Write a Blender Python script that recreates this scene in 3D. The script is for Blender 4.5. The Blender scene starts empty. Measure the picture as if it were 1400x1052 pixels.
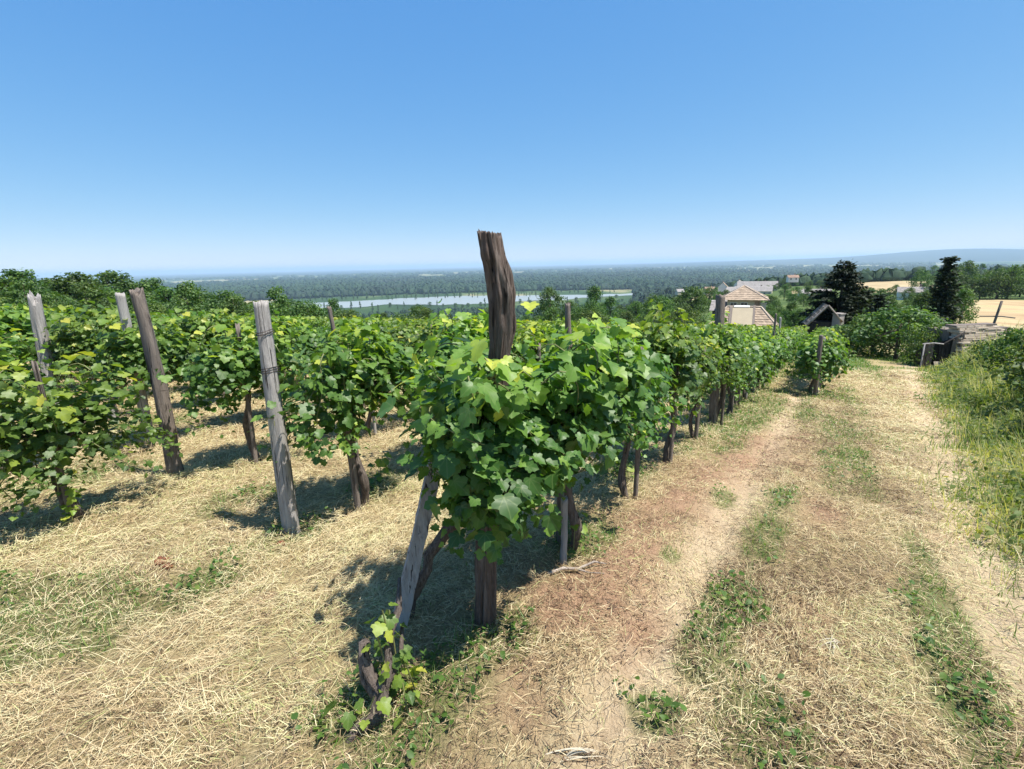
import bpy, math, random
import numpy as np
from mathutils import Matrix, Vector

scene = bpy.context.scene
COL = scene.collection
R_ = math.radians

# ------------------------------------------------------------------ camera
PITCH, ROLL = R_(13.6), R_(1.3)
cam_d = bpy.data.cameras.new('camera')
cam = bpy.data.objects.new('camera', cam_d)
COL.objects.link(cam)
cam_d.sensor_fit = 'HORIZONTAL'
cam_d.sensor_width = 36.0
cam_d.lens = 36.0 * 676.0 / 1400.0
cam_d.clip_start = 0.05
cam_d.clip_end = 120000.0
_r = Vector((1, 0, 0)); _u = Vector((0, math.sin(PITCH), math.cos(PITCH)))
_cr = _r * math.cos(ROLL) - _u * math.sin(ROLL)
_cu = _r * math.sin(ROLL) + _u * math.cos(ROLL)
_cf = Vector((0, math.cos(PITCH), -math.sin(PITCH)))
cam.matrix_world = Matrix(((_cr.x, _cu.x, -_cf.x, 0), (_cr.y, _cu.y, -_cf.y, 0), (_cr.z, _cu.z, -_cf.z, 1.6), (0, 0, 0, 1)))
scene.camera = cam

# ------------------------------------------------------------------ sky, sun, exposure
SKY_R, SKY_G, SKY_B = (.70, .93), (1.24, .53), (2.38, .22)     # gain and power of the sky's red, green and blue
SUN_EL, SUN_AZ = R_(66.0), R_(110.0)          # azimuth clockwise from +Y
world = bpy.data.worlds.new('World'); scene.world = world
world.use_nodes = True
wn = world.node_tree
bg = wn.nodes['Background']
sky = wn.nodes.new('ShaderNodeTexSky')
sky.sky_type = 'NISHITA'; sky.sun_disc = False
sky.sun_elevation = SUN_EL; sky.sun_rotation = SUN_AZ
sky.altitude = 200; sky.air_density = 0.5; sky.dust_density = 0.25; sky.ozone_density = 4.0
# the clear summer sky of the photograph: Nishita radiance with its range compressed channel by channel
_sep = wn.nodes.new('ShaderNodeSeparateColor'); _cmb = wn.nodes.new('ShaderNodeCombineColor')
wn.links.new(sky.outputs[0], _sep.inputs[0])
for _i, (_k, _g) in enumerate(((SKY_R), (SKY_G), (SKY_B))):
    _a = wn.nodes.new('ShaderNodeMath'); _a.operation = 'POWER'; _a.inputs[1].default_value = _g
    _b = wn.nodes.new('ShaderNodeMath'); _b.operation = 'MULTIPLY'; _b.inputs[1].default_value = _k
    wn.links.new(_sep.outputs[_i], _a.inputs[0]); wn.links.new(_a.outputs[0], _b.inputs[0]); wn.links.new(_b.outputs[0], _cmb.inputs[_i])
wn.links.new(_cmb.outputs[0], bg.inputs[0])
bg.inputs[1].default_value = 0.15
sun_d = bpy.data.lights.new('sun', 'SUN')
sun_d.energy = 4.8; sun_d.angle = R_(0.53); sun_d.color = (1.0, 0.955, 0.88)
sun = bpy.data.objects.new('sun', sun_d); COL.objects.link(sun)
_sv = Vector((math.sin(SUN_AZ) * math.cos(SUN_EL), math.cos(SUN_AZ) * math.cos(SUN_EL), math.sin(SUN_EL)))
sun.rotation_euler = _sv.to_track_quat('Z', 'Y').to_euler()
scene.view_settings.view_transform = 'Standard'
scene.view_settings.look = 'None'
scene.view_settings.exposure = 0.86
scene.view_settings.gamma = 1.0
scene.render.engine = 'CYCLES'
scene.cycles.max_bounces = 6
scene.cycles.diffuse_bounces = 3
scene.cycles.transmission_bounces = 4
scene.cycles.volume_bounces = 2
scene.cycles.use_denoising = True

# ------------------------------------------------------------------ small helpers
def smooth(a, b, x):
    t = np.clip((x - a) / (b - a), 0, 1)
    return t * t * (3 - 2 * t)

def _hash(ix, iy, s):
    n = (ix.astype(np.int64) * 374761393 + iy.astype(np.int64) * 668265263 + s * 974711) & 0x7fffffff
    n = ((n ^ (n >> 13)) * 1274126177) & 0x7fffffff
    return ((n ^ (n >> 16)) & 0xffff) / 65535.0

def vnoise(x, y, s=0):
    x = np.asarray(x, float); y = np.asarray(y, float)
    ix = np.floor(x); iy = np.floor(y); fx = x - ix; fy = y - iy
    fx = fx * fx * (3 - 2 * fx); fy = fy * fy * (3 - 2 * fy)
    ix = ix.astype(np.int64); iy = iy.astype(np.int64)
    a = _hash(ix, iy, s); b = _hash(ix + 1, iy, s); c = _hash(ix, iy + 1, s); d = _hash(ix + 1, iy + 1, s)
    return (a * (1 - fx) + b * fx) * (1 - fy) + (c * (1 - fx) + d * fx) * fy

def fbm(x, y, s=0, o=4):
    t = 0; a = .5
    for k in range(o):
        t = t + a * vnoise(x, y, s + k * 17); x = x * 2.03; y = y * 2.03; a *= .5
    return t / (1 - .5 ** o)

def norm(a):
    return a / np.maximum(np.linalg.norm(a, axis=-1, keepdims=True), 1e-9)

class MB:
    """collects vertices, faces, material slots and point attributes for ONE mesh object"""
    def __init__(self):
        self.v = []; self.f = []; self.n = 0; self.t = []; self.lco = []
    def add(self, V, F, mat=0, tint=0.5, sm=True):
        V = np.asarray(V, float).reshape(-1, 3)
        F = np.asarray(F, np.int64)
        self.v.append(V)
        tt = np.full(len(V), tint, float) if np.isscalar(tint) else np.asarray(tint, float)
        self.t.append(tt)
        self.f.append((F + self.n, mat, sm)); self.n += len(V)
        return self
    def merge(self, o, M=None):
        for V in o.v:
            self.v.append(V if M is None else V @ M[:3, :3].T + M[:3, 3])
        self.t += o.t
        for F, m, s in o.f: self.f.append((F + self.n, m, s))
        self.n += o.n
    def box(self, c, s, rz=0.0, mat=0, tint=.5, tilt=None):
        c = np.asarray(c, float); h = np.asarray(s, float) / 2
        q = np.array([[x, y, z] for z in (-1, 1) for y in (-1, 1) for x in (-1, 1)], float) * h
        if tilt is not None: q = q @ np.asarray(tilt).T
        ca, sa = math.cos(rz), math.sin(rz)
        q = np.stack([q[:, 0] * ca - q[:, 1] * sa, q[:, 0] * sa + q[:, 1] * ca, q[:, 2]], 1) + c
        return self.add(q, [[0, 2, 3, 1], [4, 5, 7, 6], [0, 1, 5, 4], [2, 6, 7, 3], [0, 4, 6, 2], [1, 3, 7, 5]], mat, tint, False)
    def tube(self, P, rad, k=8, mat=0, tint=.5, cap=True, rough=0.0, seed=0, knots=True):
        P = np.asarray(P, float); n = len(P); rad = np.broadcast_to(np.asarray(rad, float), (n,))
        T = norm(np.gradient(P, axis=0))
        ref = np.array([0.0, 0, 1]) if abs(T[0, 2]) < .8 else np.array([1.0, 0, 0])
        X = norm(np.cross(T, ref)); Y = np.cross(T, X)
        a = np.arange(k) / k * 2 * np.pi
        rr = rad[:, None] * np.ones(k)
        if rough:
            g = vnoise(np.arange(k)[None, :] * 0.9 + seed * 7.3 + np.zeros((n, 1)), np.arange(n)[:, None] * (.22 if k < 16 else .06), seed)
            h = vnoise(np.arange(k)[None, :] * .35 + seed * 3.1, np.arange(n)[:, None] * (.7 if k < 16 else .12), seed + 5)
            rr = rr * (1 + rough * (g - .5) * 1.3 + rough * (h - .5) * 1.2)
            rr[:, :] = rr
        V = P[:, None] + rr[..., None] * (np.cos(a)[None, :, None] * X[:, None] + np.sin(a)[None, :, None] * Y[:, None])
        i = np.arange(n - 1)[:, None] * k; j = np.arange(k)[None, :]; j2 = (j + 1) % k
        F = np.stack([i + j, i + j2, i + k + j2, i + k + j], -1).reshape(-1, 4)
        self.add(V.reshape(-1, 3), F, mat, tint)
        if cap:
            b = self.n - n * k + (n - 1) * k
            c = self.n
            self.v.append((P[-1] + T[-1] * rad[-1] * .15)[None]); self.t.append(np.full(1, tint if np.isscalar(tint) else .5)); self.n += 1
            self.f.append((np.array([[b + q, b + (q + 1) % k, c] for q in range(k)]), mat, True))
        return self
    def build(self, name, mats, parent=None, link=True, attr='tint'):
        me = bpy.data.meshes.new(name)
        V = np.concatenate(self.v) if self.v else np.zeros((0, 3))
        me.vertices.add(len(V)); me.vertices.foreach_set('co', V.astype(np.float32).ravel())
        ls = np.concatenate([F.ravel() for F, m, s in self.f]); sizes = np.concatenate([np.full(len(F), F.shape[1]) for F, m, s in self.f])
        me.loops.add(len(ls)); me.loops.foreach_set('vertex_index', ls.astype(np.int32))
        me.polygons.add(len(sizes)); me.polygons.foreach_set('loop_start', (np.cumsum(sizes) - sizes).astype(np.int32))
        me.polygons.foreach_set('material_index', np.concatenate([np.full(len(F), m) for F, m, s in self.f]).astype(np.int32))
        me.polygons.foreach_set('use_smooth', np.concatenate([np.full(len(F), s) for F, m, s in self.f]))
        a = me.attributes.new(attr, 'FLOAT', 'POINT'); a.data.foreach_set('value', np.concatenate(self.t).astype(np.float32))
        if self.lco and sum(len(q) for q in self.lco) == len(V):
            a = me.attributes.new('lco', 'FLOAT_VECTOR', 'POINT'); a.data.foreach_set('vector', np.concatenate(self.lco).astype(np.float32).ravel())
        me.update(calc_edges=True)
        for m in (mats if isinstance(mats, (list, tuple)) else [mats]): me.materials.append(m)
        o = bpy.data.objects.new(name, me)
        if link: COL.objects.link(o)
        if parent is not None: o.parent = parent
        return o

def tag(o, label, cat, group=None, kind=None):
    o['label'] = label; o['category'] = cat
    if group: o['group'] = group
    if kind: o['kind'] = kind
    return o
def empty(name, loc=(0, 0, 0), rz=0.0):
    o = bpy.data.objects.new(name, None); COL.objects.link(o); o.location = loc; o.rotation_euler = (0, 0, rz)
    o.empty_display_size = .2
    return o
def copy_thing(root, loc, rz, sc=1.0):
    c = root.copy(); COL.objects.link(c); c.location = loc; c.rotation_euler = (0, 0, rz)
    c.scale = (sc, sc, sc) if np.isscalar(sc) else sc
    for k in ('label', 'group'):
        if k in c: del c[k]
    for ch in root.children:
        d = ch.copy(); COL.objects.link(d); d.parent = c
        for g in ch.children:
            e = g.copy(); COL.objects.link(e); e.parent = d
    return c
def remove_thing(root):
    for ch in list(root.children):
        for g in list(ch.children): bpy.data.objects.remove(g)
        bpy.data.objects.remove(ch)
    bpy.data.objects.remove(root)
ORD = ['first', 'second', 'third', 'fourth', 'fifth', 'sixth', 'seventh', 'eighth', 'ninth', 'tenth', 'eleventh', 'twelfth', 'thirteenth', 'fourteenth', 'fifteenth', 'sixteenth', 'seventeenth', 'eighteenth', 'nineteenth', 'twentieth', 'twenty-first', 'twenty-second', 'twenty-third', 'twenty-fourth', 'twenty-fifth', 'twenty-sixth', 'twenty-seventh', 'twenty-eighth', 'twenty-ninth', 'thirtieth']

# ------------------------------------------------------------------ materials
def mat(name):
    m = bpy.data.materials.new(name); m.use_nodes = True
    nt = m.node_tree; p = nt.nodes['Principled BSDF']
    return m, nt, p
def nd(nt, t, **kw):
    n = nt.nodes.new(t)
    for k, v in kw.items(): setattr(n, k, v)
    return n
def ramp(nt, fac, stops):
    r = nd(nt, 'ShaderNodeValToRGB'); cr = r.color_ramp
    while len(cr.elements) > 1: cr.elements.remove(cr.elements[-1])
    cr.elements[0].position = stops[0][0]; cr.elements[0].color = (*stops[0][1], 1)
    for p, c in stops[1:]:
        e = cr.elements.new(p); e.color = (*c, 1)
    nt.links.new(fac, r.inputs[0]); return r.outputs[0]
def noise(nt, scale, detail=4, vec=None, rough=.6, dist=0.0):
    n = nd(nt, 'ShaderNodeTexNoise'); n.inputs['Scale'].default_value = scale; n.inputs['Detail'].default_value = detail
    n.inputs['Roughness'].default_value = rough; n.inputs['Distortion'].default_value = dist
    if vec is not None: nt.links.new(vec, n.inputs['Vector'])
    return n.outputs[0]
def mixc(nt, fac, a, b, mode='MIX'):
    n = nd(nt, 'ShaderNodeMix', data_type='RGBA', blend_type=mode)
    for s, v in ((0, fac), (6, a), (7, b)):
        if hasattr(v, 'links') or hasattr(v, 'is_output'): nt.links.new(v, n.inputs[s])
        else: n.inputs[s].default_value = v if s == 0 else (*v, 1)
    return n.outputs[2]
def math_(nt, op, a, b=0.0, clamp=False):
    n = nd(nt, 'ShaderNodeMath', operation=op, use_clamp=clamp)
    for i, v in enumerate((a, b)):
        if hasattr(v, 'is_output'): nt.links.new(v, n.inputs[i])
        else: n.inputs[i].default_value = v
    return n.outputs[0]
def bump(nt, p, h, strength=.5, dist=.02):
    b = nd(nt, 'ShaderNodeBump'); b.inputs['Strength'].default_value = strength; b.inputs['Distance'].default_value = dist
    nt.links.new(h, b.inputs['Height']); nt.links.new(b.outputs[0], p.inputs['Normal'])
def attr(nt, n): 
    a = nd(nt, 'ShaderNodeAttribute'); a.attribute_name = n; return a
def coords(nt, scale=(1, 1, 1), which='Object'):
    t = nd(nt, 'ShaderNodeTexCoord'); m = nd(nt, 'ShaderNodeMapping'); m.inputs['Scale'].default_value = scale
    nt.links.new(t.outputs[which], m.inputs[0]); return m.outputs[0]

def leaf_material(name, stops, trans=.35, rough=.5, under=None, spec=.35, tcol=(1.7, 1.75, .5), veins=False):
    m, nt, p = mat(name)
    c = ramp(nt, attr(nt, 'tint').outputs['Fac'], stops)
    oi = nd(nt, 'ShaderNodeObjectInfo')
    hs = nd(nt, 'ShaderNodeHueSaturation')
    nt.links.new(math_(nt, 'ADD', math_(nt, 'MULTIPLY', oi.outputs['Random'], .03), .485), hs.inputs['Hue'])
    nt.links.new(math_(nt, 'ADD', math_(nt, 'MULTIPLY', oi.outputs['Random'], .35), .82), hs.inputs['Value'])
    nt.links.new(c, hs.inputs['Color']); c = hs.outputs[0]
    if under:
        g = nd(nt, 'ShaderNodeNewGeometry')
        c2 = mixc(nt, math_(nt, 'MULTIPLY', g.outputs['Backfacing'], .6), c, under)
    else: c2 = c
    if veins:
        sx = nd(nt, 'ShaderNodeSeparateXYZ'); nt.links.new(attr(nt, 'lco').outputs['Vector'], sx.inputs[0])
        ax = math_(nt, 'ABSOLUTE', sx.outputs[0]); m_ = ax
        for an in (38, 82):
            ln = math_(nt, 'ABSOLUTE', math_(nt, 'SUBTRACT', math_(nt, 'MULTIPLY', ax, math.cos(R_(an))), math_(nt, 'MULTIPLY', math_(nt, 'ADD', sx.outputs[1], -.03), math.sin(R_(an)))))
            m_ = math_(nt, 'MINIMUM', m_, ln)
        vf = ramp(nt, m_, [(0, (1, 1, 1)), (.035, (0, 0, 0))])
        c2 = mixc(nt, math_(nt, 'MULTIPLY', vf, .45), c2, (.24, .30, .11))
        nb = noise(nt, 30, 3, coords(nt), .6)
        c2 = mixc(nt, math_(nt, 'MULTIPLY', ramp(nt, nb, [(.45, (0, 0, 0)), (.7, (1, 1, 1))]), .35), c2, (.05, .10, .02))
    nt.links.new(c2, p.inputs['Base Color']); p.inputs['Roughness'].default_value = rough
    p.inputs['Specular IOR Level'].default_value = spec
    tr = nd(nt, 'ShaderNodeBsdfTranslucent')
    nt.links.new(mixc(nt, 1.0, c, tcol, 'MULTIPLY'), tr.inputs[0])
    mx = nd(nt, 'ShaderNodeMixShader'); mx.inputs[0].default_value = trans
    nt.links.new(p.outputs[0], mx.inputs[1]); nt.links.new(tr.outputs[0], mx.inputs[2])
    nt.links.new(mx.outputs[0], nt.nodes['Material Output'].inputs[0])
    return m

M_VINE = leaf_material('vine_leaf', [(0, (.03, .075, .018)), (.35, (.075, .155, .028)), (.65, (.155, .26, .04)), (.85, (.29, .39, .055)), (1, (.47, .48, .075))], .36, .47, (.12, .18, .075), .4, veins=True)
M_TREE = leaf_material('tree_leaf', [(0, (.025, .055, .015)), (.5, (.062, .125, .026)), (1, (.15, .22, .045))], .34, .55)
M_SHRUB = leaf_material('shrub_leaf', [(0, (.03, .06, .018)), (.5, (.08, .14, .03)), (1, (.20, .25, .055))], .3, .55)
M_CONIF = leaf_material('conifer_needles', [(0, (.012, .022, .010)), (.5, (.022, .040, .016)), (1, (.05, .055, .022))], .12, .7)
M_GRASS = leaf_material('green_blade', [(0, (.045, .10, .022)), (.5, (.10, .19, .035)), (1, (.26, .30, .075))], .35, .5)
M_BANK = leaf_material('bank_blade', [(0, (.045, .09, .022)), (.45, (.12, .19, .045)), (.75, (.25, .29, .09)), (1, (.46, .42, .22))], .36, .6)
M_STRAW = leaf_material('straw_blade', [(0, (.11, .07, .04)), (.2, (.25, .175, .095)), (.42, (.50, .39, .205)), (.62, (.66, .545, .30)), (.82, (.82, .735, .46)), (.93, (.60, .60, .29)), (1, (.36, .42, .14))], .18, .6, None, .3, (1.1, 1, .8))

def wood_material(name, c0, c1, c2, sc=1.0, moss=None):
    m, nt, p = mat(name)
    v = coords(nt, (38 * sc, 38 * sc, 3.2 * sc))
    n1 = noise(nt, 1.5, 8, v, .72, .25)
    v2 = coords(nt, (6, 6, 3)); n2 = noise(nt, 1.0, 4, v2)
    c = ramp(nt, n1, [(.28, c0), (.5, c1), (.75, c2)])
    c = mixc(nt, ramp(nt, n2, [(.4, (0, 0, 0)), (.7, (1, 1, 1))]), c, moss or c0)
    v3 = coords(nt, (75 * sc, 75 * sc, 2.2 * sc)); n3 = noise(nt, 1.0, 3, v3, .5, .8)
    crack = ramp(nt, n3, [(.32, (0, 0, 0)), (.37, (1, 1, 1))])
    c = mixc(nt, crack, tuple(q * .35 for q in c0), c)
    nt.links.new(c, p.inputs['Base Color']); p.inputs['Roughness'].default_value = .85; p.inputs['Specular IOR Level'].default_value = .2
    bump(nt, p, math_(nt, 'ADD', n1, math_(nt, 'MULTIPLY', crack, .8)), 1.0, .014)
    return m
M_GREYWOOD = wood_material('weathered_grey_wood', (.15, .135, .125), (.34, .315, .295), (.50, .47, .44), 1, (.40, .37, .345))
M_DARKWOOD = wood_material('old_dark_wood', (.06, .047, .04), (.17, .14, .12), (.31, .265, .23), 1, (.22, .18, .15))
M_REDWOOD = wood_material('bark_stripped_wood', (.035, .026, .022), (.115, .088, .074), (.29, .245, .21), 1.0, (.15, .10, .078))
M_BARK = wood_material('vine_bark', (.045, .036, .03), (.15, .12, .10), (.34, .29, .25), 1.6, (.13, .10, .085))
M_TRUNK = wood_material('tree_bark', (.04, .03, .022), (.10, .08, .06), (.18, .15, .115), .4)
M_CANE, _n, _p = mat('green_cane'); _p.inputs['Base Color'].default_value = (.16, .17, .06, 1); _p.inputs['Roughness'].default_value = .6
M_WIRE, _n, _p = mat('rusty_wire'); _p.inputs['Base Color'].default_value = (.06, .045, .04, 1); _p.inputs['Roughness'].default_value = .6; _p.inputs['Metallic'].default_value = .6

# ------------------------------------------------------------------ terrain
HAZE = 0.75e-4
A32=np.radians(32.0); RU=np.array([np.sin(A32),np.cos(A32)]); RV=np.array([-np.cos(A32),np.sin(A32)])
def uv_of(x,y): return x*RU[0]+y*RU[1], x*RV[0]+y*RV[1]
def xy_of(u,v): return RU[0]*u+RV[0]*v, RU[1]*u+RV[1]*v
def softplus(x,k):
    t=np.clip(x*k,-40,40); return np.where(x*k>40,x,np.log1p(np.exp(t))/k)
FAR_AZ=np.array([-180,-60,-45,-30,-15,0,12,22,30,38,45,60,180.])
FAR_D=np.array([40,60,100,180,350,600,900,1300,2000,60000.])
FAR_Z=np.array([
 [-2,-2,-3,-5,-9,-18,-45,-100,-110,-110],
 [-2,-3,-4,-6,-10,-20,-50,-108,-110,-110],
 [-3,-3.5,-5,-8,-16,-35,-70,-108,-110,-110],
 [-4,-5,-8,-15,-35,-70,-95,-109,-110,-110],
 [-5,-6.5,-12,-25,-55,-85,-102,-109.5,-110,-110],
 [-5,-7,-12,-26,-55,-85,-102,-109.5,-110,-110],
 [-5,-7,-11,-20,-40,-65,-90,-109,-110,-110],
 [-4.8,-7,-9.5,-14,-24,-34,-42,-80,-110,-110],
 [-4.7,-7,-9,-12.5,-19.5,-25,-35,-70,-110,-110],
 [-4.5,-6.5,-8.5,-11.5,-18,-20,-30,-60,-110,-110],
 [-4.2,-5.5,-7.5,-11,-14,-18,-30,-60,-110,-110],
 [-4,-5,-7,-10,-13,-17,-28,-58,-110,-110],
 [-2,-2,-3,-5,-9,-18,-45,-100,-110,-110]],float)
def far_z(x,y):
    az=np.degrees(np.arctan2(x,y)); d=np.maximum(np.hypot(x,y),40.)
    i=np.clip(np.searchsorted(FAR_AZ,az)-1,0,len(FAR_AZ)-2); t=(az-FAR_AZ[i])/(FAR_AZ[i+1]-FAR_AZ[i]); t=t*t*(3-2*t)
    ld=np.log(d);L=np.log(FAR_D); j=np.clip(np.searchsorted(L,ld)-1,0,len(L)-2); s=np.clip((ld-L[j])/(L[j+1]-L[j]),0,1)
    a=FAR_Z[i,j]*(1-s)+FAR_Z[i,j+1]*s; b=FAR_Z[i+1,j]*(1-s)+FAR_Z[i+1,j+1]*s
    z=a*(1-t)+b*t
    # far blue ridge
    z=z+ (35+200*np.exp(-((az-41.5)/7.)**2)*1.0+70*np.exp(-((az-58)/10.)**2)+45*np.exp(-((az-28)/10.)**2))*np.clip((d-11000)/5000,0,1)*np.clip((az+5)/35,0,1)
    return z
def weed_edge(u): return -1.35-.16*np.clip(u-4.5,0,5)-.125*np.clip(u-9.5,0,60)
def near_z(x,y):
    u,v=uv_of(x,y)
    z=-.145*softplus(u-2.4,1.5)+.035*softplus(u-13.,.4)-.02*softplus(v-2.,1.)
    z=z+.30*np.clip((weed_edge(u)-.1-v)/1.2,0,1)**1.5*np.clip((u-1)/4,0,1)
    return z
def ground_z(x,y):
    x=np.asarray(x,float);y=np.asarray(y,float)
    d=np.hypot(x,y); t=np.clip((d-38)/25,0,1); t=t*t*(3-2*t)
    dn=np.minimum(d,64)/np.maximum(d,1e-6)
    return near_z(x*dn,y*dn)*(1-t)+far_z(x,y)*t

# ------------------------------------------------------------------ ground patches (real patches of soil and of living grass): u along the rows, v across them
GREEN = [(.62, 3.0, .22, .28, 2.2), (1.5, 7.3, .5, .5, .5), (.35, 2.85, .2, .2, .5), (1.6, 1.05, .16, .16, .9), (1.35, 1.1, .12, .14, .7), (1.05, 1.2, .17, .17, 1.2), (.95, 1.4, .12, .1, .6),
         (3.0, -.68, .9, .07, 1.0), (2.4, -.6, .7, .08, 1.2), (1.95, .27, .16, .10, 1.7), (2.35, .22, .22, .12, 1.7), (1.65, 0.0, .16, .14, 1.5), (1.55, .38, .1, .1, 1.0),
         (3.95, .5, .2, .09, 1.0), (2.7, .6, .1, .06, .8), (3.3, .16, .45, .12, 1.1), (4.3, .1, .5, .12, .8), (2.6, 2.9, .3, .2, .8), (1.84, 3.55, .35, .25, .7), (2.6, 1.12, .3, .18, .7),
         (2.5, 6.8, .6, .4, .9), (1.4, 5.3, .5, .35, .8), (13.5, -.1, 1.2, .35, 1.3), (30, -1.0, 6, .8, 1.3), (4.2, 1.45, .6, .25, .8), (1.07, 2.7, .3, .2, .35), (1.75, 2.8, .2, .15, .7),
         (4.3, 3.1, .5, .3, .6), (34, -4.0, 6, 1.2, 1.2), (21, .3, 4, .6, .9), (8, .75, 2.5, .2, .7), (36, -2.5, 2.0, 3., .6), (7.5, -.3, 3, .22, .55), (14, -.75, 5, .3, .6), (24, -1.8, 6, .4, .6), (10, .05, 2.5, .15, .5), (6.5, -.55, 2.2, .12, .5), (.2, 3.6, .5, .3, .7)]
SOIL = [(2.3, .9, .45, .22, 1.1), (1.95, .55, .25, .12, .9), (4.1, -.2, .45, .2, .9), (1.2, 2.26, .06, .05, .9), (1.08, 3.1, .05, .07, 1.0), (1.9, .9, .2, .15, .9), (2.4, -.12, .35, .14, .8), (2.2, .1, .15, .08, .7),
        (3.2, .82, 1.6, .2, 1.0), (6, .62, 2, .25, .8), (6, .5, 2, .3, .4), (1.5, -.2, .4, .15, .6), (12, -2.2, 5, .25, .9), (6.5, 0, 1.5, .3, .45)]
ROW_V = [1.14 + 1.56 * i for i in range(26)]
def patch(u, v, lst):
    r = np.zeros_like(u)
    for a, b, ra, rb, s in lst: r += s * np.exp(-((u - a) / ra) ** 2 - ((v - b) / rb) ** 2)
    return r
def masks(x, y):
    u, v = uv_of(x, y)
    n = fbm(x * 2.1, y * 2.1, 3, 4); n2 = fbm(x * .6 + 9, y * .6, 8, 3); n3 = fbm(x * 7, y * 7, 21, 3)
    g = patch(u, v, GREEN)
    rowd = np.abs((v - 1.14 + .78) % 1.56 - .78)
    inrow = (v > .8) & (u > .4)
    g = g + np.where(inrow, (.22 + .3 * smooth(4, 9, u)) * np.exp(-(rowd / .24) ** 2), 0) + np.where((u > 3) & (v > .4), .28 * smooth(3, 9, u), 0)
    g = g * 1.3 * (.2 + 1.7 * n) * (.35 + 1.3 * fbm(x * 9, y * 9, 66, 3)) + smooth(.52, .70, n2) * .5 * (.3 + n3)
    e = weed_edge(u)
    g = np.maximum(g, smooth(.25, -.25, v - e) * (.8 + .4 * n))
    far_ = smooth(31, 40, np.hypot(x, y)) * ((v < e + 1.2) | (v > .9) | (np.hypot(x, y) > 44))
    g = np.maximum(np.clip((g - .26) * 1.8, 0, 1), far_ * (.65 + .5 * n))
    s = patch(u, v, SOIL) * (.35 + 1.3 * n3) + smooth(.62, .75, fbm(x * 1.3 + 40, y * 1.3, 31, 4)) * .7 * n3
    s = np.clip(s * 1.1 - .12, 0, 1)
    rut = np.exp(-((v - (.47 - .022 * np.clip(u - 2, 0, 40))) / .23) ** 2) + np.exp(-((v - (-.98 - .105 * np.clip(u - 3, 0, 40))) / .26) ** 2)
    rut = rut * smooth(.3, 1.5, u) * (.75 + .55 * n)
    return np.clip(g, 0, 1), s * (1 - .6 * g), np.clip(rut, 0, 1) * (1 - .5 * g)

def ground_full(x, y):
    """terrain with clods and wheel ruts"""
    z = ground_z(x, y); d = np.hypot(x, y); u, v = uv_of(x, y)
    near = 1 - smooth(14, 30, d)
    z = z + near * ((fbm(x * 1.1, y * 1.1, 2, 3) - .5) * .07 + (fbm(x * 5, y * 5, 5, 4) - .5) * .06 + (fbm(x * 17, y * 17, 15, 3) - .5) * .035 * (1 - smooth(4, 9, d)))
    rut = np.exp(-((v - .45 + .022 * np.clip(u - 2, 0, 40)) / .17) ** 2) + .7 * np.exp(-((v + .98 + .105 * np.clip(u - 3, 0, 40)) / .2) ** 2)
    z = z - near * rut * .045 * smooth(0, 1.5, u)
    return z
def gz(x, y): return float(ground_full(np.array([x]), np.array([y]))[0])
def at_uv(u, v): return tuple(float(q) for q in xy_of(u, v))
def at_az(az, d): return d * math.sin(R_(az)), d * math.cos(R_(az))

# ------------------------------------------------------------------ the ground sheet, cut into its zones
def ground_material():
    m, nt, p = mat('mown_ground')
    v = coords(nt)
    fine = noise(nt, 85, 6, v, .75); mid = noise(nt, 9, 5, v, .65, .6); big = noise(nt, 1.3, 4, v)
    straw = ramp(nt, fine, [(.25, (.10, .07, .038)), (.42, (.25, .185, .10)), (.58, (.42, .33, .185)), (.8, (.62, .53, .33))])
    straw = mixc(nt, ramp(nt, mid, [(.38, (0, 0, 0)), (.68, (1, 1, 1))]), straw, (.37, .27, .145))
    straw = mixc(nt, math_(nt, 'MULTIPLY', big, .35), straw, (.42, .39, .17))
    soil = ramp(nt, fine, [(.25, (.18, .10, .06)), (.55, (.40, .255, .16)), (.8, (.52, .37, .25))])
    pale = ramp(nt, fine, [(.25, (.38, .285, .17)), (.55, (.58, .455, .295)), (.8, (.72, .60, .42))])
    green = ramp(nt, fine, [(.25, (.035, .045, .016)), (.55, (.10, .13, .04)), (.8, (.26, .25, .10))])
    c = mixc(nt, attr(nt, 'rut').outputs['Fac'], straw, pale)
    c = mixc(nt, attr(nt, 'soil').outputs['Fac'], c, soil)
    c = mixc(nt, math_(nt, 'MULTIPLY', attr(nt, 'green').outputs['Fac'], .6), c, green)
    nt.links.new(c, p.inputs['Base Color']); p.inputs['Roughness'].default_value = .95; p.inputs['Specular IOR Level'].default_value = .1
    h = math_(nt, 'ADD', math_(nt, 'MULTIPLY', fine, .4), mid)
    bump(nt, p, h, 1.0, .045)
    return m
def simple_ground(name, stops, s1, s2, sy=1.0):
    m, nt, p = mat(name)
    v = coords(nt, (1, sy, 1))
    n = noise(nt, s1, 5, v, .6); n2 = noise(nt, s2, 4, v, .6)
    f = math_(nt, 'ADD', math_(nt, 'MULTIPLY', n, .6), math_(nt, 'MULTIPLY', n2, .4))
    nt.links.new(ramp(nt, f, stops), p.inputs['Base Color']); p.inputs['Roughness'].default_value = .95; p.inputs['Specular IOR Level'].default_value = .1
    return m
M_GROUND = ground_material()
M_MEADOW = simple_ground('meadow', [(.35, (.035, .06, .018)), (.5, (.07, .11, .03)), (.65, (.15, .16, .06))], .25, .03)
M_PLAIN = simple_ground('flood_plain', [(.38, (.025, .05, .02)), (.47, (.04, .075, .025)), (.51, (.10, .13, .05)), (.54, (.27, .24, .13)), (.60, (.31, .27, .15)), (.63, (.06, .09, .03))], .0022, .0007, .45)
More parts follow.
